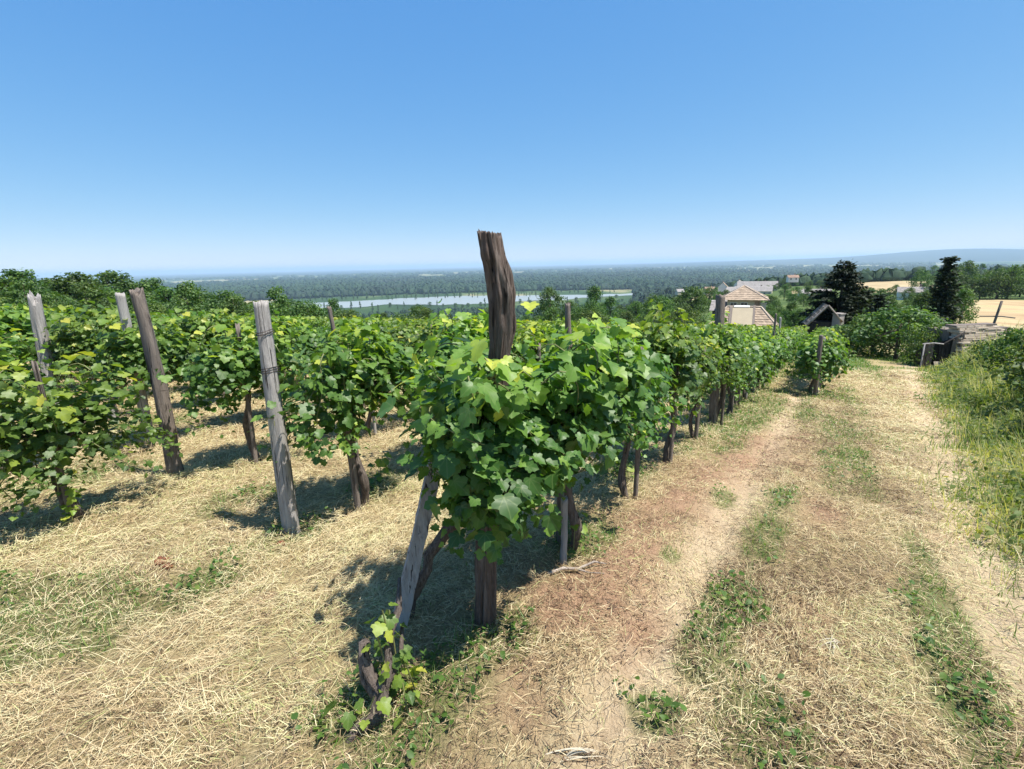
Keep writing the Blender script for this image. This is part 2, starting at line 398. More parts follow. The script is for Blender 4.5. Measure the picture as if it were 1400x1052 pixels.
M_FIELD = simple_ground('stubble_field', [(.35, (.27, .20, .11)), (.5, (.38, .29, .165)), (.65, (.45, .37, .22))], .2, .035)
M_DRYF = simple_ground('dry_slope', [(.35, (.24, .155, .08)), (.47, (.36, .25, .14)), (.56, (.42, .34, .19)), (.7, (.30, .28, .125))], .16, .05, .35)
M_HILL = simple_ground('far_hill', [(.4, (.012, .026, .02)), (.6, (.03, .045, .03))], .0006, .003)

def make_ground():
    r = [.25]
    while r[-1] < 62: r.append(r[-1] * 1.0125 + .0005)
    while r[-1] < 60000: r.append(r[-1] * 1.035)
    r = np.array(r)
    az = np.concatenate([np.arange(-66, 66.01, .45), np.arange(70, 294, 6)])
    az = np.radians(az); na = len(az); nr = len(r)
    jit = (vnoise(np.arange(nr)[:, None] * 1.7 + np.zeros(na), np.arange(na)[None] * 1.7 + np.zeros((nr, 1)), 77) - .5) * .006
    X = r[:, None] * np.sin(az + jit); Y = r[:, None] * np.cos(az + jit)
    Z = ground_full(X.ravel(), Y.ravel())
    V = np.stack([X.ravel(), Y.ravel(), Z], 1); V = np.vstack([V, [[0, 0, gz(0, 0)]]])
    g, s, rt = masks(V[:, 0], V[:, 1])
    i = np.arange(nr - 1)[:, None] * na; j = np.arange(na)[None]; j2 = (j + 1) % na
    F = np.stack([i + j, i + na + j, i + na + j2, i + j2], -1).reshape(-1, 4)
    F0 = np.stack([np.arange(na), (np.arange(na) + 1) % na, np.full(na, len(V) - 1)], 1)
    c = V[F].mean(1); u, v = uv_of(c[:, 0], c[:, 1]); d = np.hypot(c[:, 0], c[:, 1]); a = np.degrees(np.arctan2(c[:, 0], c[:, 1]))
    w = (fbm(c[:, 0] * .08, c[:, 1] * .08, 61, 3) - .5)
    zone = np.zeros(len(F), int)
    zone[(d > 58)] = 1
    zone[(d > 950)] = 2
    zone[(d > 10500)] = 5
    tr = (v < .78 + .1 * np.sin(u * 2)) & (v > weed_edge(u)) & (u > -2) & (d < 47); zone[tr] = 6
    zone[(a > 41.6 + w) & (a < 62) & (d > 50) & (d < 205)] = 4
    zone[(a > 34.3) & (a < 40.0 + 3 * w) & (d > 345) & (d < 560 + 60 * w)] = 3
    zone[(a > 29.3) & (a < 31.6) & (d > 360) & (d < 450)] = 3
    zone[(a > 18.3) & (a < 23.2) & (d > 450) & (d < 540)] = 3
    names = {0: ('ground', M_GROUND), 1: ('meadow', M_MEADOW), 2: ('plain', M_PLAIN), 3: ('field', M_FIELD), 4: ('field', M_DRYF), 5: ('hills', M_HILL), 6: ('track', M_GROUND)}
    for k, (nm, mt) in names.items():
        Fk = F[zone == k]
        if not len(Fk): continue
        mb_faces = [Fk]
        allf = np.unique(Fk)
        if k == 0: allf = np.unique(np.concatenate([allf, F0.ravel()]))
        mp = np.full(len(V), -1); mp[allf] = np.arange(len(allf))
        mb = MB(); mb.add(V[allf], mp[Fk])
        if k == 0: mb.f.append((mp[F0], 0, True))
        o = mb.build(nm, mt); o['kind'] = 'structure'
        for an, arr in (('green', g), ('soil', s), ('rut', rt)):
            t = o.data.attributes.new(an, 'FLOAT', 'POINT'); t.data.foreach_set('value', arr[allf].astype(np.float32))
        lab = {0: 'mown vineyard ground of dry grass', 1: 'green meadow slope below the vineyard', 2: 'flat green river plain', 3: 'pale stubble field among trees', 4: 'dry tan field on the slope', 5: 'low blue hills on the horizon', 6: 'dry mown farm track with wheel ruts'}[k]
        o['label'] = lab; o['category'] = {0: 'ground', 1: 'meadow', 2: 'plain', 3: 'field', 4: 'field', 5: 'hills', 6: 'track'}[k]
make_ground()

# ------------------------------------------------------------------ the river
def make_river():
    az = np.radians(np.arange(-30, 14.1, .25)); k = len(az); dg = np.degrees(az)
    inner = 1490 + 40 * np.sin(dg * .35) + 90 * fbm(dg * .5, dg * 0, 5, 3) + 260 * smooth(4, 13, dg) + 120 * smooth(-20, -30, dg)
    outer = 1900 - 40 * np.sin(dg * .23) - 60 * fbm(dg * .8, dg * 0 + 4, 9, 3)
    outer = np.maximum(outer, inner + 2)
    rows = []
    for t in np.linspace(0, 1, 6):
        rr = inner + (outer - inner) * t
        rows.append(np.stack([rr * np.sin(az), rr * np.cos(az), np.full(k, -109.0)], 1))
    V = np.concatenate(rows); i = np.arange(5)[:, None] * k; j = np.arange(k - 1)[None]
    F = np.stack([i + j, i + k + j, i + k + j + 1, i + j + 1], -1).reshape(-1, 4)
    m, nt, p = mat('river_water')
    p.inputs['Base Color'].default_value = (.27, .29, .27, 1); p.inputs['Roughness'].default_value = .35; p.inputs['IOR'].default_value = 1.33
    bump(nt, p, noise(nt, .2, 3, coords(nt)), .3, .3)
    o = MB().add(V, F).build('river', m)
    tag(o, 'wide pale river crossing the green plain', 'river', kind='structure')
make_river()

# ------------------------------------------------------------------ buildings, walls and sheds
def plain_mat(name, col, rough=.85, var=.25, scale=3.0, bmp=0.0):
    m, nt, p = mat(name)
    n = noise(nt, scale, 5, coords(nt), .65)
    a = tuple(c * (1 - var) for c in col); b = tuple(min(1, c * (1 + var)) for c in col)
    c = ramp(nt, n, [(.3, a), (.7, b)])
    c = mixc(nt, math_(nt, 'MULTIPLY', attr(nt, 'tint').outputs['Fac'], .5), c, tuple(x * .55 for x in col))
    nt.links.new(c, p.inputs['Base Color']); p.inputs['Roughness'].default_value = rough; p.inputs['Specular IOR Level'].default_value = .25
    if bmp: bump(nt, p, n, bmp, .02)
    return m
M_TILE = plain_mat('faded_clay_tile', (.38, .29, .21), .85, .35, 2.2, .4)
M_TILE2 = plain_mat('brown_clay_tile', (.36, .24, .18), .85, .3, 1.5, .4)
M_TILE3 = plain_mat('grey_roof_tile', (.33, .30, .28), .85, .25, 1.5, .4)
M_RIDGE = plain_mat('ridge_tile', (.50, .40, .31), .8, .2, 3)
M_PLAST = plain_mat('cream_plaster', (.62, .53, .40), .9, .12, 1.5)
M_WHITE = plain_mat('white_plaster', (.74, .72, .68), .9, .08, 1.5)
M_DARKIN = plain_mat('dark_opening', (.03, .027, .025), .6, .2, 2)
M_SHEET = plain_mat('beige_sheet', (.36, .30, .205), .7, .08, 1.2)
M_STONE = plain_mat('dry_stone', (.54, .45, .35), .9, .3, 9, .6)
M_GLASS, _n, _p = mat('window_glass'); _p.inputs['Base Color'].default_value = (.05, .06, .07, 1); _p.inputs['Roughness'].default_value = .1
M_BOARD = wood_material('shed_board', (.022, .019, .018), (.05, .043, .038), (.11, .10, .09), .5)
M_PALEB = wood_material('bleached_lath', (.22, .18, .15), (.44, .37, .31), (.56, .49, .42), .6)

def roof_face(mb, a, b, c, d, courses=9, mat=0, step=.035, cols=0):
    """tile courses from the ridge a-b down to the eave d-c, each course lapping over the next"""
    a, b, c, d = [np.asarray(q, float) for q in (a, b, c, d)]
    nrm = norm(np.cross(c - d, a - d) if np.linalg.norm(b - a) < 1e-6 else np.cross(b - a, d - a)); 
    if nrm[2] < 0: nrm = -nrm
    rs = np.random.RandomState(int(abs(a[0] * 13 + d[1] * 7) * 10) % 9999)
    for k in range(courses):
        t0, t1 = k / courses, (k + 1) / courses
        p0, p1 = a + (d - a) * t0, b + (c - b) * t0; q0, q1 = a + (d - a) * t1, b + (c - b) * t1
        w = max(1, int(np.linalg.norm(q1 - q0) / .34))
        s = np.linspace(0, 1, w + 1)
        for i in range(w):
            sa, sb = s[i], s[i + 1]; off = nrm * (step * (.8 + .9 * rs.rand())); tw = nrm * (.012 * rs.randn())
            u0, u1 = p0 + (p1 - p0) * sa, p0 + (p1 - p0) * sb; l0, l1 = q0 + (q1 - q0) * sa, q0 + (q1 - q0) * sb
            e0, e1 = l0 + off + tw, l1 + off - tw
            mb.add([u0 + nrm * .004, u1 + nrm * .004, e1, e0, l0 + nrm * .002, l1 + nrm * .002], [[0, 1, 2, 3], [3, 2, 5, 4]], mat, rs.rand() ** 1.5, False)
def ridge_line(mb, p, q, r=.09, mat=0):
    p, q = np.asarray(p, float), np.asarray(q, float)
    mb.tube([p + (q - p) * t for t in np.linspace(0, 1, 12)], r, 8, mat)
def face_cam(x, y): return math.atan2(-x, y)      # rotation that turns local -Y towards the camera
def window(parent, c, w, h, axis_y):
    f = MB()
    for dx, dz, sx, sz in ((0, h / 2, w + .12, .08), (0, -h / 2, w + .2, .08), (-w / 2, 0, .08, h - .08), (w / 2, 0, .08, h - .08), (0, 0, .05, h - .08)):
        f.box((c[0] + dx, c[1], c[2] + dz), (sx, .08, sz))
    o = f.build('window', M_WHITE, parent)
    MB().box((c[0], c[1] + .02, c[2]), (w - .06, .02, h - .06)).build('pane', M_GLASS, o)

def tiled_house():
    # nearer, lower hipped roof
    x, y = at_az(25.15, 60); z = gz(x, y)
    r = empty('farmhouse', (x, y, z - .4), face_cam(x, y))
    tag(r, 'low farmhouse with hipped faded tile roof and beige sheet panel just beyond the vine rows', 'house')
    HW, EZ, RZ = 3.9, 1.35, 3.75
    MB().box((0, 2.6, EZ / 2 - .3), (6.6, 4.8, EZ + .6)).build('wall', M_PLAST, r)
    mb = MB(); eb = [(-HW, -.4, EZ), (HW, -.4, EZ), (HW, 5.6, EZ), (-HW, 5.6, EZ)]; ra, rb = (-1.75, 2.4, RZ), (1.75, 2.4, RZ)
    roof_face(mb, ra, rb, eb[1], eb[0], 10); roof_face(mb, rb, ra, eb[3], eb[2], 10)
    roof_face(mb, rb, rb, eb[2], eb[1], 10); roof_face(mb, ra, ra, eb[0], eb[3], 10)
    ro = mb.build('roof', M_TILE, r)
    rm = MB()
    for p, q in ((ra, rb), (ra, eb[0]), (rb, eb[1]), (rb, eb[2]), (ra, eb[3])): ridge_line(rm, np.array(p) + (0, 0, .05), np.array(q) + (0, 0, .05))
    rm.build('ridge_caps', M_RIDGE, ro)
    # beige sheet panel lying on the front slope, with dark gaps at its sides and a pale top edge
    n = norm(np.cross(np.array(rb) - ra, np.array(eb[0]) - ra)); n = n if n[2] > 0 else -n
    def onroof(s, t, h): 
        p = np.array([s, 2.4 - 2.8 * t, RZ - (RZ - EZ) * t]); return p + n * h
    pn = MB()
    def slab(s0, s1, t0, t1, h0, h1, tint=.0, w=1.0):
        q = [onroof(s, t, h) for h in (h0, h1) for t in (t0, t1) for s in (s0, s1)]
        return pn.add(q, [[0, 2, 3, 1], [4, 5, 7, 6], [0, 1, 5, 4], [2, 6, 7, 3], [0, 4, 6, 2], [1, 3, 7, 5]], 0, tint, False)
    slab(-1.15, .95, .06, .86, .05, .13)
    pn.build('roof_panel', M_SHEET, r)
    pn = MB(); slab(-1.0, .6, -.02, .05, .08, .2); pn.build('panel_top_edge', M_WHITE, r)
    pn = MB(); slab(-1.45, -1.16, .0, .95, .03, .11); slab(.96, 1.2, -.05, .95, .03, .15); pn.build('valley_strip', M_DARKWOOD, r)
    # farther, taller pavilion roof
    x, y = at_az(25.1, 73); z = gz(x, y)
    r = empty('pavilion_house', (x, y, z - .3), face_cam(x, y))
    tag(r, 'square house with pointed pyramid tile roof rising behind the low farmhouse', 'house')
    W, EZ, RZ = 2.65, 4.75, 6.45
    w = MB().box((0, 0, EZ / 2 - .3), (3.9, 3.9, EZ + .6)).build('wall', M_PLAST, r)
    mb = MB(); e = [(-W - .25, -W, EZ), (W + .25, -W, EZ), (W + .25, W, EZ), (-W - .25, W, EZ)]; t = (-.1, 0, RZ)
    for k in range(4): roof_face(mb, t, t, e[(k + 1) % 4], e[k], 8)
    ro = mb.build('roof', M_TILE, r)
    rm = MB()
    for q in e: ridge_line(rm, np.array(t) + (0, 0, .04), np.array(q) + (0, 0, .04), .08)
    rm.build('ridge_caps', M_RIDGE, ro)
    for k, (cx, ww, hh) in enumerate(((-1.2, .8, 1.0), (.05, .8, 1.0))): window(r, (cx, -1.98, 3.9), ww, hh, 0)
    MB().box((1.55, -2.02, 3.7), (.55, .12, 1.7)).build('door', M_TILE2, r)
    ch = MB().box((2.3, -2.2, 3.5), (.55, .5, 1.6)).box((2.3, -2.2, 4.35), (.7, .65, .12)).build('chimney', M_PLAST, r)
    # grey low wing to the side of the pavilion
    x, y = at_az(23.5, 76); z = gz(x, y)
    r = empty('outbuilding', (x, y, z), face_cam(x, y))
    tag(r, 'low outbuilding with grey tiled roof beside the pyramid roofed house', 'house')
    MB().box((0, 0, 1.3), (3.6, 3, 3.2)).build('wall', M_DARKWOOD, r)
    mb = MB(); roof_face(mb, (-2.0, 0, 4.3), (2.0, 0, 4.3), (2.2, -1.8, 2.95), (-2.2, -1.8, 2.95), 7); roof_face(mb, (2, 0, 4.3), (-2, 0, 4.3), (-2.2, 1.8, 2.95), (2.2, 1.8, 2.95), 7)
    mb.build('roof', M_TILE3, r)
tiled_house()

def village_house(label, az, d, w, dep, h, rh, wallm, roofm, rz=0.0, hip=.0, base=0.0):
    x, y = at_az(az, d); z = gz(x, y) + base
    r = empty('village_house', (x, y, z), face_cam(x, y) + rz)
    tag(r, label, 'house', 'village houses on the slope')
    wl = MB().box((0, 0, h / 2 - .5), (w, dep, h + 1)).build('wall', wallm, r)
    if hip < .3:
        for s in (-1, 1): MB().add([(s * (w / 2 - .01), -dep / 2, h), (s * (w / 2 - .01), dep / 2, h), (s * (w / 2 - .01), 0, h + rh * .97)], [[0, 1, 2]], 0, .2, False).build('gable', wallm, wl)
    mb = MB(); o = .4; ww = w / 2 + o; dd = dep / 2 + o; ra, rb = (-(ww - hip * w / 2), 0, h + rh), (ww - hip * w / 2, 0, h + rh)
    e = [(-ww, -dd, h - .15), (ww, -dd, h - .15), (ww, dd, h - .15), (-ww, dd, h - .15)]
    roof_face(mb, ra, rb, e[1], e[0], 7, step=.06); roof_face(mb, rb, ra, e[3], e[2], 7, step=.06)
    if hip > .3: roof_face(mb, rb, rb, e[2], e[1], 6); roof_face(mb, ra, ra, e[0], e[3], 6)
    ro = mb.build('roof', roofm, r)
    MB().box((w * .2, .5, h + rh + .2), (.7, .7, 1.4)).build('chimney', M_TILE2, ro)
    k = max(2, int(w / 3))
    for i in range(k): window(r, (-w / 2 + w * (i + .5) / k, -dep / 2 - .03, h * .55), 1.0, 1.3, 0)
VH = [('white walled cottage with red tile roof high among the trees', 29.3, 430, 7, 5, 2.6, 1.6, M_WHITE, M_TILE2, .3, 0, 7.2),
      ('long barn with pale grey roof at the far edge of the village', 26.2, 470, 30, 9, 4.0, 4.0, M_WHITE, M_TILE3, .05, 0, 1.5),
      ('long low stable with brown grey roof in front of the barn', 25.9, 400, 24, 9, 3.5, 3.2, M_PLAST, M_TILE3, -.08, 0, 0),
      ('cream house with hipped grey roof beside the barn', 23.9, 430, 14, 9, 4.0, 4.0, M_PLAST, M_TILE3, .25, .5, 0),
      ('small white gabled house behind the pyramid roof', 23.0, 520, 7, 8, 4.0, 4.0, M_WHITE, M_TILE, 1.5, 0, 4),
      ('second white gabled house with steep roof in the village', 24.5, 540, 7, 8, 4.2, 4.2, M_WHITE, M_TILE3, 1.4, 0, 4),
      ('brown roofed cottage at the village edge by the pale field', 21.7, 500, 9, 8, 3.5, 3.5, M_PLAST, M_TILE2, .4, 0, 1.5),
      ('white cottage with grey roof half hidden behind the dark conifer', 31.3, 300, 14, 7, 3.0, 2.0, M_WHITE, M_TILE3, .1, 0, -1.0),
      ('tiny white house among trees down on the plain', 16.2, 900, 12, 9, 4, 4, M_WHITE, M_TILE2, .2, 0, 2),
      ('tiny cream house among trees by the plain road', 18.7, 820, 11, 9, 4, 4, M_PLAST, M_TILE3, .5, 0, 3),
      ('tiny pale house with red roof above the river plain', 14.3, 980, 12, 9, 4, 4, M_WHITE, M_TILE2, .8, 0, 2),
      ('pale farm building between trees on the slope below the tan field', 38.9, 230, 9, 6, 2.4, 1.6, M_WHITE, M_TILE3, .1, 0, .6)]
for a in VH: village_house(*a)

def stone_wall():
    x0, y0 = at_az(43.0, 27.6); rz = .15; L = 3.2
    r = empty('stone_wall', (x0, y0, gz(x0, y0)), rz)
    tag(r, 'sloping stack of pale flat stones rising from the weedy bank', 'wall')
    rs = np.random.RandomState(4); mb = MB(); zz = -.3; H = 1.55
    while zz < H:
        h = rs.uniform(.05, .10); xx = rs.uniform(-.1, .1)
        top = H - .25 * smooth(L * .5, L * .9, xx)
        while xx < L:
            w = rs.uniform(.22, .75)
            if zz < H - .5 * (xx / L > .62) - .25 * rs.rand() * (xx / L > .5):
                mb.box((xx + w / 2, zz * .45 + rs.uniform(-.05, .05), zz + h / 2), (w - rs.uniform(.01, .05), .5 + rs.uniform(-.06, .06), h - rs.uniform(.008, .025)), rs.uniform(-.03, .03), 0, rs.rand() * .8)
            xx += w
        zz += h
    mb.build('stones', M_STONE, r)
    cp = MB(); xx = -.1
    while xx < L * .6:
        w = rs.uniform(.7, 1.3); cp.box((xx + w / 2, H * .45, H + .05), (w - .03, .45, .06), 0, 0, rs.rand()); xx += w
    cp.build('coping', M_DARKWOOD, r)
    co = MB().box((L / 2, 1.3, .5), (L - .1, 1.0, 1.8)).build('core', M_DARKWOOD, r)
    return x0, y0, rz
def dark_shed():
    x0, y0 = at_az(40.3, 27.4)
    x1, y1 = at_az(42.8, 27.8)
    z = gz(x0, y0); rz = math.atan2(y1 - y0, x1 - x0); L = math.hypot(x1 - x0, y1 - y0)
    r = empty('board_shed', (x0, y0, z), rz)
    tag(r, 'dark tumbledown board shed with black doorway against the stone stack', 'shed')
    rs = np.random.RandomState(8)
    def boards(name, s0, s1, h0, h1, y, m, w=.11):
        mb = MB(); s = s0
        while s < s1 - .02:
            t = (s - s0) / (s1 - s0); h = h0 + (h1 - h0) * t + rs.uniform(-.06, .06)
            mb.box((s + w / 2, y + rs.uniform(-.012, .012), h / 2 - .15), (w - .012, .035, h + .3), 0, 0, rs.rand(), Matrix.Rotation(rs.uniform(-.03, .03), 3, 'Y')); s += w
        return mb.build(name, m, r)
    boards('front_wall', 0, .32, 1.04, 1.0, 0, M_DARKWOOD)
    boards('front_wall', .52, .80, 1.02, 1.14, .02, M_BOARD)
    boards('side_panel', .92, L, 1.28, 1.5, .05, M_DARKWOOD, .13)
    rf = MB(); q = [(.02, .06, -.2), (L, .12, -.2), (L, 1.0, -.2), (.02, 1.0, -.2), (.02, .06, .9), (L, .12, 1.4), (L, 1.0, 1.0), (.02, 1.0, .5)]
    rf.add(q, [[3, 2, 1, 0], [4, 5, 6, 7], [0, 1, 5, 4], [1, 2, 6, 5], [2, 3, 7, 6], [3, 0, 4, 7]], 0, .5, False)
    rf.build('shade_core', M_DARKIN, r)  # solid near-black block: the doorway's inner shade is put into its colour
    MB().tube([(-.1, -.05, 1.0), (.3, -.05, 1.06), (.62, -.06, 1.03)], .03, 7).build('beam', M_GREYWOOD, r)
    MB().tube([(.6, -.05, 1.02), (L, .02, 1.55)], .035, 7).build('beam', M_BOARD, r)
    MB().tube([(-.03, -.05, -.1), (-.02, -.05, 1.02)], .035, 7).build('post', M_GREYWOOD, r)
    b = empty('fallen_board', (x0 + .25 * math.cos(rz) + .1 * math.sin(rz), y0 + .25 * math.sin(rz) - .1 * math.cos(rz), z), rz)
    o = MB().box((.25, -.12, .14), (.28, .04, .34), .2, 0, .5, Matrix.Rotation(-.5, 3, 'X')).build('fallen_board', M_PALEB)
    o.location = b.location; o.rotation_euler = b.rotation_euler; bpy.data.objects.remove(b)
    tag(o, 'short pale board leaning at the foot of the dark shed', 'board')
def lattice_roof():
    x, y = at_az(32.6, 42); z = gz(x, y)
    r = empty('roof_frame', (x, y, z), face_cam(x, y) + .15)
    tag(r, 'open gabled roof frame of pale rafters in front of the dark conifer', 'roof frame')
    ap = np.array([0, 0, 3.05]); l = np.array([-1.25, 0, 1.5]); rr = np.array([1.0, 0, 1.9])
    for dy in (0, 2.2):
        mb = MB()
        for e in (l, rr): mb.tube([ap + (0, dy, 0), (ap + e) / 2 + (0, dy, 0), e + (0, dy, 0)], .06, 6)
        mb.build('rafter', M_PALEB, r)
    lt = MB()
    for t in np.linspace(.12, .95, 6):
        p = ap + (l - ap) * t; lt.tube([p, p + (0, 2.2, .02)], .035, 5)
    for k in range(6): 
        y0 = .2 + k * .36; lt.box(((ap[0] + l[0]) / 2, y0, (ap[2] + l[2]) / 2 + .05), (1.9, .09, .03), 0, 0, .5, Matrix.Rotation(-.88, 3, 'Y'))
    lt.build('lath_slope', M_PALEB, r)
    sh = MB(); roof_face(sh, ap + (0, 0, -.03), ap + (0, 2.2, -.03), rr + (0, 2.2, -.03), rr + (0, 0, -.03), 5); sh.build('roof', M_BOARD, r)
    MB().box((-.1, 1.3, .8), (2.0, 1.8, 2.0)).build('wall', M_BOARD, r)
    x, y = at_az(33.55, 42.5)
    o = MB().box((0, 0, 1.1), (.6, .5, 2.7)).box((0, 0, 2.49), (.7, .6, .08)).build('chimney_stack', M_TILE3)
    o.location = (x, y, gz(x, y)); o.rotation_euler = (0, 0, .5); tag(o, 'square grey masonry stack beside the pale roof frame', 'chimney')
stone_wall(); dark_shed(); lattice_roof()
def iron_post():
    x, y = at_az(44.3, 32); z = gz(x, y)
    o = MB().tube([(0, 0, -.2), (.02, 0, 1.0), (.14, 0, 2.2), (.2, 0, 2.75)], .05, 7).tube([(-.45, 0, 2.02), (.3, .0, 2.05), (.75, 0, 2.0)], .03, 6).build('cross_post', M_DARKWOOD)
    o.location = (x, y, z); o.rotation_euler = (0, 0, -.75); tag(o, 'thin dark leaning post with a crossbar behind the stone wall', 'post')
iron_post()

# ------------------------------------------------------------------ leaves
_h = [(.10, -.13), (.27, -.15), (.42, -.03), (.38, .10), (.57, .20), (.61, .40), (.45, .46), (.36, .52), (.38, .70), (.21, .83)]
_out = [(0, -.02)] + _h + [(0, 1.03)] + [(-a, b) for a, b in reversed(_h)]
def make_template(out, c, ring):
    out = np.array(out, float); n = len(out); c = np.array(c, float)
    if ring:
        mid = c + (out - c) * .55
        pts = np.vstack([out, mid, c[None]]); i = np.arange(n); j = (i + 1) % n
        return pts, [np.stack([i, j, n + j, n + i], 1), np.stack([n + i, n + j, np.full(n, 2 * n)], 1)]
    pts = np.vstack([out, c[None]]); i = np.arange(n); j = (i + 1) % n
    return pts, [np.stack([i, j, np.full(n, n)], 1)]
GRAPE = make_template(_out, (0, .3), True)
GRAPE_LO = make_template([(0, 0), (.36, -.12), (.6, .35), (.36, .75), (0, 1.03), (-.36, .75), (-.6, .35), (-.36, -.12)], (0, .3), False)
OVAL = make_template([(0, 0), (.26, .25), (.26, .6), (0, 1), (-.26, .6), (-.26, .25)], (0, .45), False)
QUAD = (np.array([(-.5, 0), (.5, 0), (.38, 1), (-.38, 1)], float), [np.array([[0, 1, 2, 3]])])
_rl = np.random.default_rng(5)
def leaf_faces(mb, P, N, T, S, tint, tpl, mat=0, fold=(-.05, .45), curl=(0, .5)):
    pts, faces = tpl; n = len(P); m = len(pts)
    N = norm(N); T = norm(T - (T * N).sum(1, keepdims=True) * N); X = np.cross(T, N)
    x = pts[None, :, 0]; y = pts[None, :, 1]
    fo = _rl.uniform(*fold, n)[:, None]; cu = _rl.uniform(*curl, n)[:, None]; ph = _rl.uniform(0, 6.28, n)[:, None]
    z = fo * np.abs(x) * .9 - cu * (y - .3) ** 2 + .05 * np.sin(5 * x + ph) * np.abs(x) + .06 * np.sin(7 * y + ph) * np.abs(x)
    asym = 1 + .15 * np.sin(ph)
    V = P[:, None] + S[:, None, None] * ((x * asym)[..., None] * X[:, None] + (y + 0 * x)[..., None] * T[:, None] + z[..., None] * N[:, None])
    b = (np.arange(n) * m)[:, None, None]
    base = mb.n
    mb.v.append(V.reshape(-1, 3)); mb.t.append(np.repeat(tint, m)); mb.n += n * m
    if tpl is GRAPE or tpl is GRAPE_LO: mb.lco.append(np.tile(np.column_stack([pts, np.zeros(m)]), (n, 1)))
    for F in faces: mb.f.append(((F[None] + b).reshape(-1, F.shape[1]) + base, mat, True))

# ------------------------------------------------------------------ trees and shrubs
def build_tree(name, seed, h, w, trunk_h, m, nclump=46, per=46, leaf=.2, lumpy=.5, crown_base=.3, flat=1.0, parent_label=None, top_pt=0.0):
    rs = np.random.default_rng(seed)
    r = empty(name)
    tk = MB(); base_r = h * .022 + .04
    pts = [np.array([rs.normal(0, .02) * h * t, rs.normal(0, .02) * h * t, t * h * .8 - .2]) for t in np.linspace(0, 1, 7)]
    tk.tube(pts, np.linspace(base_r, base_r * .3, 7), 8, rough=.3, seed=seed)
    C = []
    for k in range(nclump):
        t = rs.uniform(0, 1) ** .8; zz = crown_base + (1 - crown_base) * t
        prof = math.sin(math.pi * min(1, max(.02, (zz - crown_base) / (1 - crown_base)) ** (.75 - .3 * top_pt) * .93 + .05)) ** .65
        if top_pt: prof = prof * (1 - top_pt) + top_pt * (1.05 - (zz - crown_base) / (1 - crown_base))
        a = rs.uniform(0, 6.283); rad = prof * w / 2 * (rs.uniform(.35, 1.0) ** .6) * (1 + lumpy * (vnoise(np.array(a * 1.1), np.array(zz * 4), seed) - .5))
        C.append((rad * math.cos(a), rad * math.sin(a), zz * h * flat))
    C = np.array(C)
    for k in range(0, nclump, 4):
        s = pts[int(rs.integers(2, 6))]; e = C[k]; mid = (s + e) / 2 + np.array([0, 0, -.06 * h])
        tk.tube([s, mid, e], [base_r * .35, base_r * .22, base_r * .08], 5)
    tk.build('trunk', M_TRUNK, r)
    n = nclump * per; cr = rs.uniform(.7, 1.25, nclump) * w * .155
    ci = np.repeat(np.arange(nclump), per)
    dv = norm(rs.normal(size=(n, 3))); rr = cr[ci] * rs.uniform(.35, 1.0, n) ** .5
    P = C[ci] + dv * rr[:, None] * np.array([1, 1, .72])
    N = norm(dv * .8 + rs.normal(0, .55, (n, 3)) + [0, 0, .45]); T = norm(rs.normal(size=(n, 3)) + [0, 0, -.4])
    ct = rs.normal(.45, .17, nclump)
    tint = np.clip(ct[ci] + rs.normal(0, .13, n), 0, 1)
    mb = MB(); leaf_faces(mb, P, N, T, leaf * rs.uniform(.6, 1.35, n), tint, OVAL)
    mb.build('crown', m, r)
    return r
def build_conifer(name, seed, h, w, m, spire=False):
    rs = np.random.default_rng(seed); r = empty(name)
    MB().tube([(0, 0, -.3), (0.03 * h * .2, 0, h * .5), (0, 0, h * .99)], [h * .03, h * .018, .015], 8).build('trunk', M_TRUNK, r)
    mb = MB(); P = []; N = []; T = []; S = []; C = []
    lv = int(h * 5)
    for k in range(lv):
        t = (k + rs.random()) / lv; z = h * (.04 + .95 * t)
        L = w / 2 * ((1 - t) ** (.8 if spire else .62)) * rs.uniform(.55, 1.15) + .12
        for b in range(7):
            a = rs.uniform(0, 6.283); m_ = max(3, int(L * 9)); s = np.linspace(.15, 1, m_)
            dz = (-.25 if not spire else .5) * L * s ** 1.5 + (.35 * L * s if not spire else 0)
            px = np.cos(a) * L * s; py = np.sin(a) * L * s
            for q in range(4):
                P.append(np.stack([px, py, z + dz], 1) + rs.normal(0, .07, (m_, 3))); N.append(rs.normal(0, .5, (m_, 3)) + [0, 0, 1]); 
                T.append(np.stack([np.full(m_, math.cos(a)), np.full(m_, math.sin(a)), np.full(m_, -.2)], 1) + rs.normal(0, .6, (m_, 3)))
                S.append(rs.uniform(.16, .34, m_)); C.append(np.clip(np.full(m_, rs.normal(.4, .25)), 0, 1))
    leaf_faces(mb, np.concatenate(P), np.concatenate(N), np.concatenate(T), np.concatenate(S), np.concatenate(C), OVAL)
    mb.build('crown', m, r)
    return r
def put(proto, az, d, rz, sc, label, cat, group=None, dz=0.0):
    x, y = at_az(az, d)
    o = copy_thing(proto, (x, y, gz(x, y) + dz), rz, sc)
    tag(o, label, cat, group); return o
RT = random.Random(3)
protos = [build_tree('broadleaf_tree', 21, 9, 8.0, 2, M_TREE, 60, 52, .42, .7, .12), build_tree('broadleaf_tree', 22, 11, 8.5, 3, M_TREE, 64, 52, .45, .6, .16),
          build_tree('broadleaf_tree', 23, 8, 9, 2, M_TREE, 64, 48, .42, .8, .08), build_tree('broadleaf_tree', 24, 12, 7, 3, M_TREE, 60, 50, .42, .5, .15, 1, None, .3)]
shrubs = [build_tree('leafy_shrub', 31, 2.6, 3.0, .4, M_SHRUB, 44, 60, .15, .8, .03), build_tree('leafy_shrub', 32, 3.2, 2.6, .4, M_SHRUB, 44, 60, .15, .8, .03),
          build_tree('leafy_shrub', 33, 2.2, 3.6, .4, M_SHRUB, 48, 60, .15, .9, .03)]
